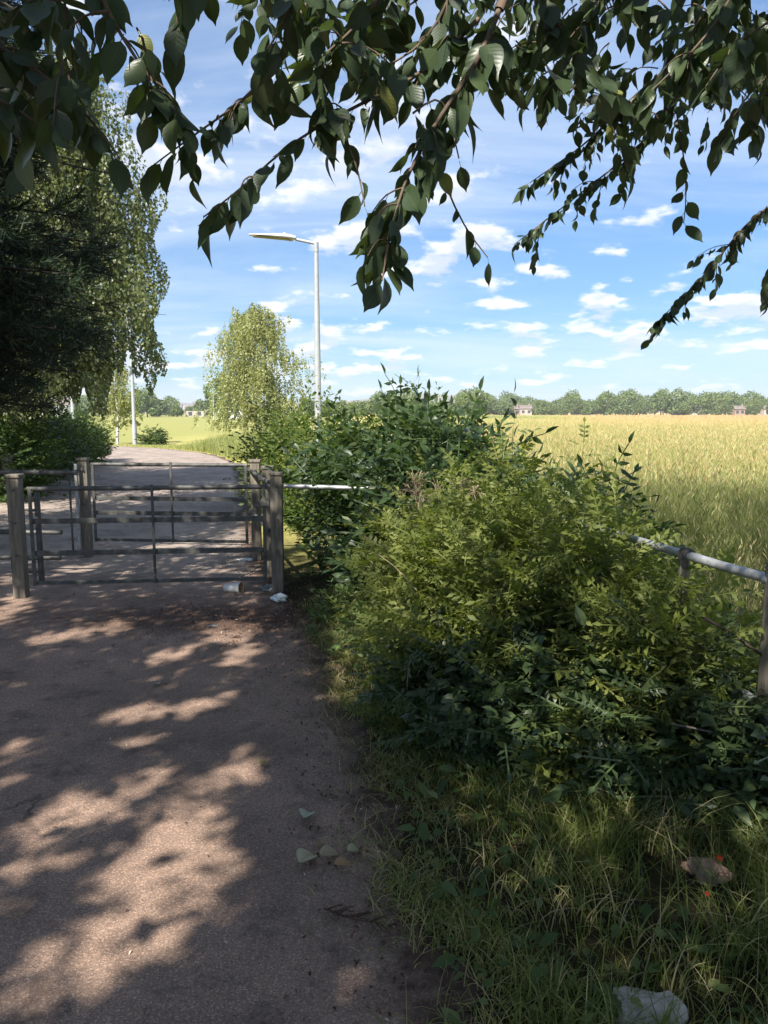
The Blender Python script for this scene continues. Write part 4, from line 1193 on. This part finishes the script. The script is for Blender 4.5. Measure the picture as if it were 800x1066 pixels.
    print('cherry leaves', n_vis, len(pp))


cherry()


def shade_tree(label, x, y, h, rx, ry, n, zc0):
    root = thing('lime_tree', label, 'tree', (x, y, 0))
    m = MB(); tube(m, trunk_path(x, y, h * .8, (0, 0), .08, 9), np.linspace(.2, .06, 9), 10); m.build('trunk', M['bark'], root)
    nb = n // 12
    c = nrm(rv(nb)) * (rng.random((nb, 1)) ** .4) * np.array([rx, ry, (h - zc0) / 2]) + np.array([x, y, (h + zc0) / 2])
    K = 12; pp = (c[:, None] + rng.normal(0, .2, (nb, K, 3))).reshape(-1, 3)
    px, py, z_ = proj(pp); ok = ~((z_ > 0) & (px > -60) & (px < 860) & (py > -60) & (py < 1100)) & ~(in_sunpatch(pp, 1.4) & (rng.random(len(pp)) < .95)) & ~shades_hedge(pp) & ~(on_birch(pp) & (rng.random(len(pp)) < .8))
    pp = pp[ok]; cm = MB()
    scatter(cm, CAN_LEAF, pp, rv(len(pp)) + [0, 0, -.3], rv(len(pp), .6) + [0, 0, 1], rng.uniform(.11, .16, len(pp)), rng.random(len(pp)))
    cm.build('crown', M['canopy'], root)


shade_tree('broad lime tree out of view beside the path, casting the shade around the gate', -7.2, 3.4, 8.5, 3.6, 3.6, 27000, 2.6)
shade_tree('second lime tree out of view past the low fence, shading the path beyond the gate', -12.4, 12.5, 9.5, 4.0, 5.0, 15000, 2.6)


# ------------------------------------------------------------------ far side of the meadow
def far_trees():
    protos = []
    kinds = [('broad round tree', 10.0, 11.0), ('tall oval tree', 11.5, 8.5), ('low spreading tree', 7.5, 10.0), ('bushy tree', 6.5, 7.0), ('dark dome tree', 10.5, 12.0)]
    for k, (nm, h, w) in enumerate(kinds):
        r = round_tree('field_tree', 'x', 0, 0, h, w, 1500, (.55, 1.0), low=.02)
        protos.append(r)
    used = [False] * 5
    G_ = 'trees in the far tree line across the meadow'
    LAB = ['broad round green tree in the distant tree line across the meadow', 'taller oval tree in the distant tree line across the meadow', 'low spreading tree in the distant tree line across the meadow',
           'small bushy tree in the distant tree line across the meadow', 'dark domed tree in the distant tree line across the meadow']

    def place(px, d, kind, s, label=None, group=G_):
        x = (px - 400) / FPX * d
        if used[kind]: o = copy_tree(protos[kind])
        else: o = protos[kind]; used[kind] = True
        o.location = (x, d, 0); o.scale = (s, s, s * rng.uniform(.9, 1.08)); o.rotation_euler = (0, 0, rng.uniform(0, 6.28))
        o['label'] = label or LAB[kind]; o['group'] = group
        return o
    # ones that stand out
    place(650, 300, 4, 1.0, 'darkest wide domed tree, standing highest in the middle of the distant tree line')
    place(686, 302, 1, .98, 'tall pale oval tree next to the darkest domed tree in the distant line')
    place(744, 300, 4, .98, 'second wide dark dome of the distant line, beside the pink-walled houses')
    x = 505
    while x < 1000:
        if min(abs(x - q) for q in (650, 686, 744)) > 11:
            place(x, rng.uniform(309, 332) if min(abs(x - q) for q in (524, 546, 723)) < 4 else rng.uniform(286, 320), int(rng.choice([0, 0, 1, 2, 3, 3, 2])), rng.uniform(.55, 1.08))
        x += rng.uniform(7, 15)
    x = 495
    while x < 1000:
        place(x, rng.uniform(345, 400), int(rng.choice([0, 1, 2])), rng.uniform(.85, 1.12)); x += rng.uniform(6, 11)
    # behind the elder and lamp
    x = 320
    while x < 500:
        place(x, rng.uniform(190, 260), int(rng.choice([2, 3, 0])), rng.uniform(.6, .9), 'hazy tree in the line behind the street lamp and the elder bush', 'trees behind the lamp and elder'); x += rng.uniform(9, 16)
    # the left-hand gap, between the birches
    place(238, 140, 0, .86, 'round mid-green tree standing left of the sunlit birch, behind the tiny distant lamp')
    for px, d, k, s in ((166, 240, 3, .95), (178, 250, 0, .62), (186, 232, 3, .6), (199, 262, 3, .5), (212, 255, 3, .8), (218, 300, 2, .7), (156, 210, 1, .8), (145, 230, 0, .8), (128, 220, 0, .7), (106, 215, 0, .72), (92, 240, 2, .9), (70, 200, 0, .8), (50, 220, 2, .9), (28, 200, 0, .9), (5, 215, 1, .8), (-25, 205, 0, .9), (-60, 200, 2, .9), (-100, 210, 0, 1)):
        place(px, d, k, s, 'distant tree on the far side of the mown grass, seen under the birch', 'trees beyond the mown grass')
    for i, u in enumerate(used):
        if not u:
            for ch in [x for x in sc.objects if x.parent == protos[i]]: bpy.data.objects.remove(ch)
            bpy.data.objects.remove(protos[i])


far_trees()


def house(px, d, w, h, label, wall='wall', roof='roof', flat=False, group='houses among the far trees'):
    x = (px - 400) / FPX * d
    root = thing('house', label, 'house', (x, d, 0), group)
    dp = w * .6
    bevel_box('wall', (w, dp, h), M[wall], root, (x, d, h / 2), 0, .03)
    if not flat:
        m = MB(); rh = h * .55; o = .35
        V = [(x - w / 2 - o, d - dp / 2 - o, h), (x + w / 2 + o, d - dp / 2 - o, h), (x + w / 2 + o, d + dp / 2 + o, h), (x - w / 2 - o, d + dp / 2 + o, h), (x - w / 2 - o, d, h + rh), (x + w / 2 + o, d, h + rh)]
        m.add(V, [(0, 1, 5, 4), (2, 3, 4, 5), (1, 2, 5, 5), (3, 0, 4, 4)][:2]); m.add(V, [(1, 2, 5, 1), (3, 0, 4, 3)][:0] or np.zeros((0, 4), int))
        # gable ends as quads split at the eaves' middle
        for s in (0, 1):
            xx = x - w / 2 - .0 if s == 0 else x + w / 2
            m.add([(xx, d - dp / 2, h), (xx, d, h), (xx, d + dp / 2, h), (xx, d, h + rh - .02)], [(0, 1, 2, 3)])
        rf = m.build('roof', M[roof], root, smooth=False)
        bevel_box('chimney', (.5, .5, .8), M['wallbrick'], rf, (x + w * .3, d, h + rh + .2), 0, .03)
    n = max(2, int(w / 2.6))
    for i in range(n):
        for z in ((h * .3, h * .74) if h > 4 else (h * .55,)):
            bevel_box('window', (1.1, .1, 1.1), M['glass'], root, (x - w / 2 + (i + .5) * w / n, d - dp / 2 - .03, z), 0, .02)


house(524, 306, 5.0, 2.7, 'pink-walled gabled house at the far edge of the meadow, nearest the elder bush', 'wall')
house(535, 308, 3.6, 2.5, 'narrow brick house squeezed between two pale houses at the meadow edge', 'wallbrick')
house(546, 306, 4.6, 2.7, 'pale house at the meadow edge just before the thick stretch of trees', 'wall')
house(704, 307, 4.8, 2.9, 'pink house tucked behind the pale oval tree of the far line', 'wall')
house(723, 306, 5.4, 2.7, 'wide pale house in the clearing beside a dark domed tree', 'wall')
house(766, 307, 4.0, 2.5, 'small brick house half hidden among far trees past the dark domes', 'wallbrick')
house(797, 307, 5.2, 2.6, 'pale house farthest along the distant tree line', 'wall')
house(206, 236, 5.5, 1.7, 'long low pale shed at the end of the mown grass', 'wall', flat=True, group='sheds by the mown grass')
house(244, 180, 5, 2.0, 'low white shed behind the sunlit birch', 'white', flat=True, group='sheds by the mown grass')
house(62, 190, 7, 3.2, 'white bungalow seen under the pine, above the dark hedge', 'white')
k = 0
for px, d, w, h, wl in ((168, 1250, 26, 9, 'wall'), (176, 1320, 34, 10, 'wallbrick'), (184, 1300, 24, 9, 'wall'), (193, 1380, 38, 11, 'wallbrick'), (200, 1340, 26, 9, 'wall'), (207, 1450, 34, 11, 'wall'), (214, 1400, 26, 9, 'wallbrick'), (160, 1370, 32, 10, 'wall')):
    pass


def town():
    spec = [(162, 1240, 'wall'), (168, 1330, 'wallbrick'), (174, 1260, 'wall'), (181, 1400, 'wallbrick'), (187, 1280, 'wall'), (194, 1350, 'wall'), (201, 1250, 'wallbrick'), (208, 1420, 'wall'), (215, 1300, 'wall'), (222, 1380, 'wallbrick')]
    for px, d, wl in spec:
        x = (px - 400) / FPX * d
        prof = min(1, max(0, (d - 1100) / 800)) ** 1.2
        z = prof * (30 + 14 * math.sin(x / 310 + 1) + 8 * math.sin(x / 130) + 5 * math.sin(x / 61)) - 1.5
        root = thing('house', 'tiny pale house of the hazy town on the far hillside' if wl == 'wall' else 'tiny brick house of the hazy town on the far hillside', 'house', (x, d, z), 'houses of the town on the hill')
        w, h, dp = rng.uniform(14, 24), rng.uniform(7, 9), 10
        bevel_box('wall', (w, dp, h), M[wl], root, (x, d, z + h / 2), 0, .1)
        m = MB(); m.add([(x - w / 2 - .4, d - dp / 2 - .4, z + h), (x + w / 2 + .4, d - dp / 2 - .4, z + h), (x + w / 2 + .4, d, z + h + 4), (x - w / 2 - .4, d, z + h + 4), (x - w / 2 - .4, d + dp / 2 + .4, z + h), (x + w / 2 + .4, d + dp / 2 + .4, z + h)], [(0, 1, 2, 3), (3, 2, 5, 4)])
        m.build('roof', M['roof'], root, smooth=False)


town()


# ------------------------------------------------------------------ grass and ground cover (nobody could count it)
def blades(mb, xy, h, w, lean, tone, seg=3, droop=.5, z0=0.0):
    n = len(xy); a = rng.uniform(0, 2 * pi, n); d = np.stack([np.cos(a), np.sin(a), np.zeros(n)], 1)
    f = rng.uniform(0, 2 * pi, n); wd = np.stack([np.cos(f), np.sin(f), np.zeros(n)], 1)
    t = np.linspace(0, 1, seg + 1)
    base = np.concatenate([xy, np.full((n, 1), z0)], 1)
    V = np.zeros((n, seg + 1, 2, 3))
    for i, tt in enumerate(t):
        c = base + d * (lean * h * tt ** 1.8)[:, None] + np.array([0, 0, 1.0]) * (h * (tt - droop * lean * tt ** 3 * .6))[:, None]
        hw = (w * (1 - tt ** 2) * .5 + w * .02)[:, None] * wd
        V[:, i, 0] = c - hw; V[:, i, 1] = c + hw
    m = (seg + 1) * 2
    F = np.array([(2 * i, 2 * i + 1, 2 * i + 3, 2 * i + 2) for i in range(seg)])
    mb.add(V.reshape(-1, 3), (F[None] + (np.arange(n) * m)[:, None, None]).reshape(-1, 4), None, np.repeat(tone, m))
    return base + d * (lean * h)[:, None] + np.array([0, 0, 1.0]) * (h * (1 - droop * lean * .6))[:, None], d


def fn(x, y, s, k=0):
    return .5 + .25 * (np.sin(x * s + k) * np.cos(y * s * 1.3 - k) + np.sin(x * s * 2.3 + y * s * 1.7 + 2 * k))


def verge():
    mb = MB()
    n = 150000
    x = rng.uniform(-.7, 4.2, n); y = rng.uniform(.9, 6.2, n)
    e = x - (path_right(y) + wob(y, 2))
    ok = (e > -.10 * rng.random(n) ** 2) & (rng.random(n) < np.clip(.45 + e * 3, 0, 1))
    jx = rng.normal(0, .09, n) + .12 * (fn(x, y, 14, 2) - .5); bare = (((x - 1.02 + jx) / .27) ** 2 + ((y - 2.38 + jx) / .19) ** 2 < 1) | (((x - .85 + jx) / .14) ** 2 + ((y - 2.2) / .16) ** 2 < 1)
    ok &= ~(bare & (rng.random(n) < .94))
    thin = fn(x, y, 3.1, 1)
    ok &= rng.random(n) < np.clip(-.02 + 1.8 * thin * fn(x, y, 7.3, 4) * 1.7 + .6 * (x > 1.2), .3, 1)
    x, y, e = x[ok], y[ok], e[ok]; n = len(x)
    lush = np.clip(fn(x, y, 2.2, 3) + .35 * (x > 1.0), 0, 1)
    h = rng.uniform(.035, .13, n) * (0.5 + 1.5 * lush) * np.clip(.45 + e * 1.6, .4, 1.25)
    tone = np.clip(rng.normal(.42, .2, n) - .12 * (x > 1.1) + .25 * (e < .18), 0, .9); tone[rng.random(n) < .07 + .26 * (fn(x, y, 4.1, 9) > .55)] = 1
    blades(mb, np.stack([x, y], 1), h, rng.uniform(.0025, .006, n), rng.uniform(.2, 1.3, n), tone, 4, .55)
    # dry thatch and short shoots creeping over the path edge
    n = 9000; y = rng.uniform(1.1, 6.0, n); x = path_right(y) + wob(y, 2) + rng.normal(.06, .11, n)
    k = rng.random(n) < np.clip(fn(x, y, 5.3, 2) * 2.2 - .45, .04, 1); x, y = x[k], y[k]; n = len(x)
    blades(mb, np.stack([x, y], 1), rng.uniform(.03, .09, n), rng.uniform(.002, .0045, n), rng.uniform(.9, 2.2, n), np.where(rng.random(n) < .55, rng.uniform(.85, 1, n), rng.uniform(.3, .7, n)), 3, .4, .006)
    tag(mb.build('verge_grass', M['grass']), 'shaded green verge grass along the path edge', 'grass', kind='stuff')
    # broad weed leaves in the verge
    lb = MB(); n = 3200
    x = rng.uniform(-.6, 2.6, n); y = rng.uniform(1.2, 5.8, n); e = x - path_right(y); ok = (e > -.02) & (e < 1.3) & ~((((x - 1.02) / .3) ** 2 + ((y - 2.38) / .2) ** 2) < 1)
    x, y = x[ok], y[ok]; n = len(x)
    a = rng.uniform(0, 6.28, n)
    for tp, sel, s in ((BIGLEAF, rng.random(n) < .45, (.03, .09)), (ROUND, rng.random(n) < .6, (.02, .045))):
        k = sel.sum(); scatter(lb, tp, np.stack([x[sel], y[sel], rng.uniform(.01, .09, k)], 1), np.stack([np.cos(a[sel]), np.sin(a[sel]), rng.uniform(.0, .7, k)], 1), np.array([0, 0, 1.0]) + rv(k, .25), rng.uniform(*s, k), rng.random(k) * .9)
    tag(lb.build('verge_weeds', M['weed']), 'broad-leaved weeds mixed into the verge grass', 'weeds', kind='stuff')


verge()


def meadow():
    # rank grass in the shade just over the fence
    mb = MB(); n = 90000
    y = 2.0 + rng.random(n) ** .75 * 11; x = rng.uniform(0, 1, n) * (8 + y * .3) + np.interp(y, [2, 2.9, 3.4, 6.2, 6.3, 14], [1.75, 1.56, 1.45, .95, .2, -.2])
    ok = rng.random(n) < np.where(y < 4.5, .8, .95)
    x, y = x[ok], y[ok]; n = len(x)
    h = rng.uniform(.25, .85, n) * (.6 + .6 * fn(x, y, 1.1, 2)) * np.where(y < 5, .75, 1)
    tone = np.clip(rng.normal(.38, .24, n) + .25 * (fn(x, y, .7, 5) - .5), 0, 1)
    tip, d = blades(mb, np.stack([x, y], 1), h, rng.uniform(.003, .006, n), rng.uniform(.1, .8, n), tone, 4, .5)
    hs = rng.random(n) < .3
    k = hs.sum(); scatter(mb, SEED, tip[hs] - [0, 0, .02], d[hs] * .5 + np.array([0, 0, .8]), rv(k), rng.uniform(.05, .11, k), np.clip(rng.normal(.7, .15, k), 0, 1))
    tag(mb.build('tall_grass', M['shadegrass']), 'tall seeding grass in the shade just over the rail', 'grass', kind='stuff')
    # golden meadow in the sun
    mb = MB()
    for y0, y1, n, wm, hm in ((11, 26, 70000, .007, 1.0), (26, 60, 115000, .011, .95), (60, 140, 56000, .04, .95), (140, 285, 34000, .13, .85)):
        y = y0 + (y1 - y0) * rng.random(n); x = (rng.random(n) * 1.1 - .45) * (y * .75 + 4)
        x = rng.uniform(-.30, .62, n) * y
        ok = (x > path_right(np.clip(y, 0, 28)) + 1.6 + np.clip((y - 24) * .10, 0, 3)) & ~((x < -.155 * y) & (y > 42)) & ~((y > 42) & (x < -.14 * y + .02 * y * fn(x, y, .3)))
        x, y = x[ok], y[ok]; n = len(x)
        sor = np.clip((y - 40) / 70, 0, 1) * np.clip((x / y - .05) / .25, 0, 1)
        patch = fn(x, y * .5, 6 / (y0 + 4), 1)
        tone = np.clip(rng.normal(.40, .13, n) + .55 * (patch - .45) + .55 * sor - .28 * np.clip((y - 90) / 60, 0, 1) * np.clip((.30 - x / y) / .12, 0, 1) - .10 * np.clip((24 - y) / 12, 0, 1), 0, 1)
        h = rng.uniform(.45, .85, n) * hm * (.8 + .35 * patch)
        if y0 > 100: h *= np.clip((300 - y) / 60, .3, 1)
        tip, d = blades(mb, np.stack([x, y], 1), h, rng.uniform(.7, 1.4, n) * wm, rng.uniform(.1, .5, n), tone, 3 if y0 < 30 else 2, .4)
        if y0 < 60:
            hs = rng.random(n) < .45; k = hs.sum()
            scatter(mb, SEED, tip[hs] - [0, 0, .03], d[hs] * .5 + np.array([0, 0, .8]), rv(k), rng.uniform(.08, .16, k) * (1 if y0 < 20 else 1.3), np.clip(rng.normal(.8, .15, k), 0, 1))
    tag(mb.build('meadow_grass', M['dry']), 'sunlit golden meadow grass reaching to the distant trees', 'grass', kind='stuff')
    # dark dock and sorrel spikes standing over the grass
    mb = MB(); n = 900
    y = rng.uniform(9, 24, n); x = rng.uniform(.16, .62, n) * y
    tip, d = blades(mb, np.stack([x, y], 1), rng.uniform(.8, 1.15, n), np.full(n, .007), rng.uniform(.05, .25, n), rng.uniform(.0, .5, n), 3, .2)
    for k in range(5):
        scatter(mb, SEED, tip - [0, 0, 1.0] * (.05 * k + rng.random((n, 1)) * .04) + rv(n, .012), rv(n, .4) + [0, 0, .9], rv(n), rng.uniform(.05, .10, n), rng.uniform(.5, 1, n))
    tag(mb.build('sorrel_spikes', M['shadegrass']), 'dark seed spikes of sorrel standing over the golden grass', 'grass', kind='stuff')
    # mown and rough grass left of the path's far bend
    mb = MB(); n = 30000
    y = rng.uniform(25, 46, n); x = rng.uniform(-.36, -.10, n) * y
    ok = (x > path_right(y) + .05) & ~((y > 36) & (x < -.2 * y + 1.0))
    x, y = x[ok], y[ok]; n = len(x)
    tall = np.clip((x + 9.5) / 3, .12, 1)
    tone = np.clip(rng.normal(.30, .15, n), 0, 1)
    blades(mb, np.stack([x, y], 1), rng.uniform(.4, .9, n) * tall, np.full(n, .02), rng.uniform(.1, .5, n), tone, 2, .4)
    tag(mb.build('bend_grass', M['dry']), 'bright rough grass on the inside of the path bend', 'grass', kind='stuff')


meadow()


# ------------------------------------------------------------------ litter and small things
def litter():
    mb = MB(); n = 7000
    y = rng.uniform(1.2, 9.5, n); e = rng.normal(0, .20, n) - .02; x = path_right(y) + e
    near_gate = rng.random(n) < .3
    x = np.where(near_gate, rng.normal(-.95, .55, n), x); y = np.where(near_gate, rng.normal(5.75, .38, n), y)
    tone = np.clip(rng.beta(1.3, 2.4, n), 0, .95); tone[rng.random(n) < .03] = 1
    scatter(mb, leaf_tpl(2, .55, .5, .5, 'ovate'), np.stack([x, y, np.full(n, .010) + rng.random(n) * .006], 1), np.concatenate([rng.normal(0, 1, (n, 2)), rng.normal(0, .15, (n, 1))], 1), np.array([0, 0, 1.0]) + rv(n, .25), rng.uniform(.006, .024, n), tone)
    n = 1500; y = rng.uniform(1.3, 8, n); x = rng.uniform(-3.2, .2, n); x = np.minimum(x, path_right(y) - .05)
    tone = np.clip(rng.beta(1.3, 2, n), 0, 1); tone[rng.random(n) < .22] = 1
    scatter(mb, leaf_tpl(2, .55, .5, .5, 'ovate'), np.stack([x, y, np.full(n, .010)], 1), np.concatenate([rng.normal(0, 1, (n, 2)), np.zeros((n, 1))], 1), np.array([0, 0, 1.0]) + rv(n, .2), rng.uniform(.004, .016, n), tone)
    tag(mb.build('leaf_litter', M['litter']), 'brown crumbs of leaf litter along the path edge', 'litter', kind='stuff')


litter()


def fallen(px, py, size, ang, tone, label, curl=.25):
    g = G(px, py); mb = MB(); size *= 1.25
    scatter(mb, leaf_tpl(8, .62, .45, curl + .25, 'tip'), [[g[0], g[1], .012 + size * .2]], [[math.cos(ang), math.sin(ang), .1]], [[.1, -.2, 1]], [size], [tone])
    t = np.array([[g[0] - math.cos(ang) * size * .3, g[1] - math.sin(ang) * size * .3, .012 + size * .15], [g[0], g[1], .012 + size * .2]])
    o = tag(mb.build('fallen_leaf', M['deadleaf'], loc=(g[0], g[1], .01)), label, 'leaf', 'leaves lying on the path')
    s = MB(); tube(s, t, .0012, 5); s.build('stalk', M['stem'], o)


fallen(317, 860, .085, 1.4, .98, 'pale grey-green fallen leaf lying alone on the path')
fallen(312, 908, .095, 1.1, .8, 'largest speckled tan leaf in the small heap on the path')
fallen(333, 898, .07, .5, .65, 'folded olive leaf tucked against the speckled tan leaf')
fallen(348, 906, .05, .2, .35, 'small orange-brown leaf at the end of the heap', .1)
fallen(330, 886, .035, .9, .5, 'tiny brown leaf just above the heap of fallen leaves')
fallen(362, 893, .06, .6, .75, 'curled thin leaf sticking up from the heap', .6)
fallen(268, 800, .05, .3, .5, 'brown leaf lying on the path between the heap and the gate')
fallen(165, 716, .045, 2.0, .95, 'pale leaf lying on the shaded tarmac before the gate')


def dead_sprig():
    g = G(352, 957); mb = MB()
    main = np.array([G(338, 952), G(365, 962), G(398, 968)]) + [0, 0, .02]
    tube(mb, main, [.003, .003, .0015], 6)
    for i in range(26):
        t = rng.random(); b = main[0] + (main[2] - main[0]) * t; a = math.atan2(*(main[2] - main[0])[1::-1]) + rng.choice([-1, 1]) * rng.uniform(.4, 1.0)
        e = b + np.array([math.cos(a), math.sin(a), rng.uniform(-.1, .3)]) * rng.uniform(.03, .075); e[2] = max(e[2], .008)
        tube(mb, [b, (b + e) / 2 + [0, 0, .004], e], [.0022, .002, .001], 5)
    tag(mb.build('dead_sprig', M['twigdead'], loc=tuple(G(365, 962))), 'dry reddish-brown conifer sprig lying on the path near the verge', 'twig')


dead_sprig()


def stick(pts, r, label, mat='twigdead'):
    mb = MB(); tube(mb, pts, np.linspace(r, r * .5, len(pts)), 6)
    tag(mb.build('stick', M[mat], loc=tuple(pts[0])), label, 'stick')


stick([np.array([1.28, 3.05, .78]), np.array([1.42, 3.0, .70]), np.array([1.62, 2.7, .55])], .008, 'dark dead stick leaning against the post at the end of the rail', 'pinebark')
stick([np.array([1.15, 2.9, .36]), np.array([1.32, 2.86, .34]), np.array([1.55, 2.75, .16])], .006, 'pale grey stick caught in the growth below the rail', 'wood')
stick([P(15 + 0, 1010 - 59, 2.0) * 0 + G(0, 951) + [0, 0, .008], G(16, 955) + [0, 0, .01]], .002, 'short straw-coloured twig on the sunlit part of the path', 'wood')
stick([G(68, 1047) + [0, 0, .006], G(75, 1060) + [0, 0, .008]], .0025, 'small pale twig at the near end of the sunlit path', 'wood')
stick([G(250, 603) + [0, 0, .02], G(266, 597) + [0, 0, .04], G(274, 592) + [0, 0, .06]], .008, 'pale broken stick lying by the paper cup under the gate', 'wood')
stick([G(465, 850) + [0, 0, .5], G(470, 790) + [0, 0, .25], G(480, 720) + [0, 0, .1]][::-1] if False else [np.array([.62, 3.55, .1]), np.array([.55, 3.5, .45]), np.array([.5, 3.5, .72])], .006, 'bare brown stem standing up among the ivy', 'twig')


def cup():
    g = G(243, 617)
    root = thing('paper_cup', 'white paper cup lying on its side under the gate with its brown inside showing', 'cup', g)
    a = rad(-18); d = np.array([math.cos(a), math.sin(a), 0]); r0, r1, L_ = .034, .050, .155
    c0 = g + np.array([0, 0, .040]) - d * L_ / 2; c1 = g + np.array([0, 0, .054]) + d * L_ / 2
    m = MB(); tube(m, [c0, c0 * .5 + c1 * .5, c1], [r0, (r0 + r1) / 2, r1], 20, caps=False); m.build('cup_wall', M['paper'], root)
    m = MB(); tube(m, [c0 + d * .01, c1 - d * .001], [r0 - .002, r1 - .0025], 20, caps=False); m.build('inside', M['cupin'], root)
    m = MB(); tube(m, [c0, c0 + d * .006], [r0, r0], 20); m.build('bottom', M['paper'], root)
    m = MB(); th = np.linspace(0, 2 * pi, 24); s = np.array([-d[1], d[0], 0]); ring = [c1 + r1 * (math.cos(t) * s + math.sin(t) * np.array([0, 0, 1])) for t in th]
    tube(m, ring, .003, 6, caps=False); m.build('rim', M['paper'], root)


cup()


def crumple(name, px, py, s, mat, label, cat, flat=.6, sub=3, rough=.3, z=None):
    g = G(px, py)
    bm = bmesh.new(); bmesh.ops.create_icosphere(bm, subdivisions=sub, radius=1)
    for v in bm.verts:
        c = np.array(v.co); n = 1 + rough * (math.sin(c[0] * 4 + px) * math.cos(c[1] * 5 + py) + .6 * math.sin(c[2] * 7 + c[0] * 6) + .4 * math.sin(11 * c[1] + 9 * c[2])) * .6 + rng.normal(0, rough * .12)
        v.co = (c[0] * n * s[0], c[1] * n * s[1], c[2] * n * s[2])
    me = bpy.data.meshes.new(name); bm.to_mesh(me); bm.free(); me.materials.append(M[mat])
    o = bpy.data.objects.new(name, me); sc.collection.objects.link(o); o.location = (g[0], g[1], s[2] * .8 if z is None else z)
    return tag(o, label, cat)


crumple('paper_tissue', 291, 626, (.055, .045, .035), 'tissue', 'crumpled white tissue on the leaf litter at the foot of the gate post', 'tissue', rough=.5)
crumple('plastic_wrapper', 283, 615, (.09, .05, .03), 'greyplastic', 'dull grey plastic wrapper against the base of the gate post', 'wrapper', rough=.6)
crumple('paper_scrap', 259, 583, (.10, .05, .008), 'tissue', 'flat white paper scrap on the ground inside the gate', 'paper', rough=.4)
crumple('paper_scrap', 222, 652, (.035, .02, .006), 'greyplastic', 'small grey paper scrap on the path in front of the paper cup', 'paper', rough=.4)


def rock(name, px, py, s, mat, label, cat, cuts=9, seed=1, z=.0):
    r = np.random.default_rng(seed); g = G(px, py)
    bm = bmesh.new(); bmesh.ops.create_icosphere(bm, subdivisions=4, radius=1)
    pl = [(nrm(r.normal(0, 1, 3)), r.uniform(.55, .85)) for _ in range(cuts)]
    for v in bm.verts:
        c = np.array(v.co)
        for n_, d_ in pl:
            k = c @ n_
            if k > d_: c = c - n_ * (k - d_)
        c = c * (1 + .06 * math.sin(7 * c[0] + 3 + seed) * math.sin(8 * c[1] + seed) + .035 * math.sin(19 * c[0] + 3) * math.sin(17 * c[1]) + .02 * math.sin(37 * c[2] + 29 * c[0]) + r.normal(0, .010))
        v.co = tuple(c * np.array(s))
    me = bpy.data.meshes.new(name); bm.to_mesh(me); bm.free(); me.materials.append(M[mat])
    o = bpy.data.objects.new(name, me); sc.collection.objects.link(o); o.location = (g[0], g[1], z); o.rotation_euler = (0, 0, r.uniform(0, 3))
    return tag(o, label, cat)


rock('concrete_lump', 664, 1062, (.085, .12, .085), 'stone', 'pale broken lump of concrete in the grass at the near end of the verge', 'concrete lump', 10, 3, .015)
rock('concrete_lump', 690, 1066, (.06, .06, .05), 'stone', 'smaller chip of concrete beside the pale broken lump', 'concrete lump', 9, 8, .03)
rock('brick_lump', 738, 918, (.085, .055, .045), 'brick', 'worn pinkish brick lump on the bare soil beside the bent grass', 'brick', 8, 5, .03)
rock('brick_chip', 718, 908, (.03, .025, .02), 'brick', 'small pale brick chip next to the worn brick lump', 'brick', 7, 6, .015)


def fruit(px, py, r, z, label, mat='berry'):
    g = G(px, py); bm = bmesh.new(); bmesh.ops.create_uvsphere(bm, u_segments=16, v_segments=12, radius=r)
    for v in bm.verts: v.co.z *= .92; v.co.z -= .0
    me = bpy.data.meshes.new('cherry_fruit'); bm.to_mesh(me); bm.free(); me.materials.append(M[mat])
    for p in me.polygons: p.use_smooth = True
    o = bpy.data.objects.new('cherry_fruit', me); sc.collection.objects.link(o); o.location = (g[0], g[1], z); tag(o, label, 'fruit')
    s = MB(); tube(s, [np.array([g[0], g[1], z + r * .8]), np.array([g[0] + .004, g[1], z + r * 2.2])], .0012, 5); s.build('stalk', M['stem'], o)


fruit(748, 916, .011, .08, 'bright red fallen cherry lying on top of the worn brick lump')
fruit(737, 934, .010, .012, 'second red fallen cherry on the soil below the worn brick lump')


def bent_grass():
    for (a, b, c, lab) in (((738, 935), (752, 880), (768, 910), 'long pale grass blade arched over the brick lump'), ((722, 920), (735, 885), (748, 900), 'shorter arched grass blade on the near side of the brick lump'), ((770, 930), (785, 890), (798, 915), 'arched grass blade beside the brick lump, nearest the fence')):
        p0 = G(*a); p2 = p0 + (P(c[0], c[1], 2.35) - P(a[0], a[1], 2.35)); p2[2] = max(p2[2], .05)
        m_ = p0 + (P(b[0], b[1], 2.35) - P(a[0], a[1], 2.35)) * 1.5; m_[2] = .24
        t = np.linspace(0, 1, 12)[:, None]; q = (1 - t) ** 2 * p0 + 2 * t * (1 - t) * m_ + t * t * p2
        mb = MB(); hw = np.linspace(.004, .001, 12)[:, None] * np.array([[.8, .3, .3]])
        V = np.stack([q - hw, q + hw], 1).reshape(-1, 3); F = [(2 * i, 2 * i + 1, 2 * i + 3, 2 * i + 2) for i in range(11)]
        mb.add(V, F, None, .75); tag(mb.build('grass_blade', M['grass'], loc=tuple(p0)), lab, 'grass blade')


bent_grass()
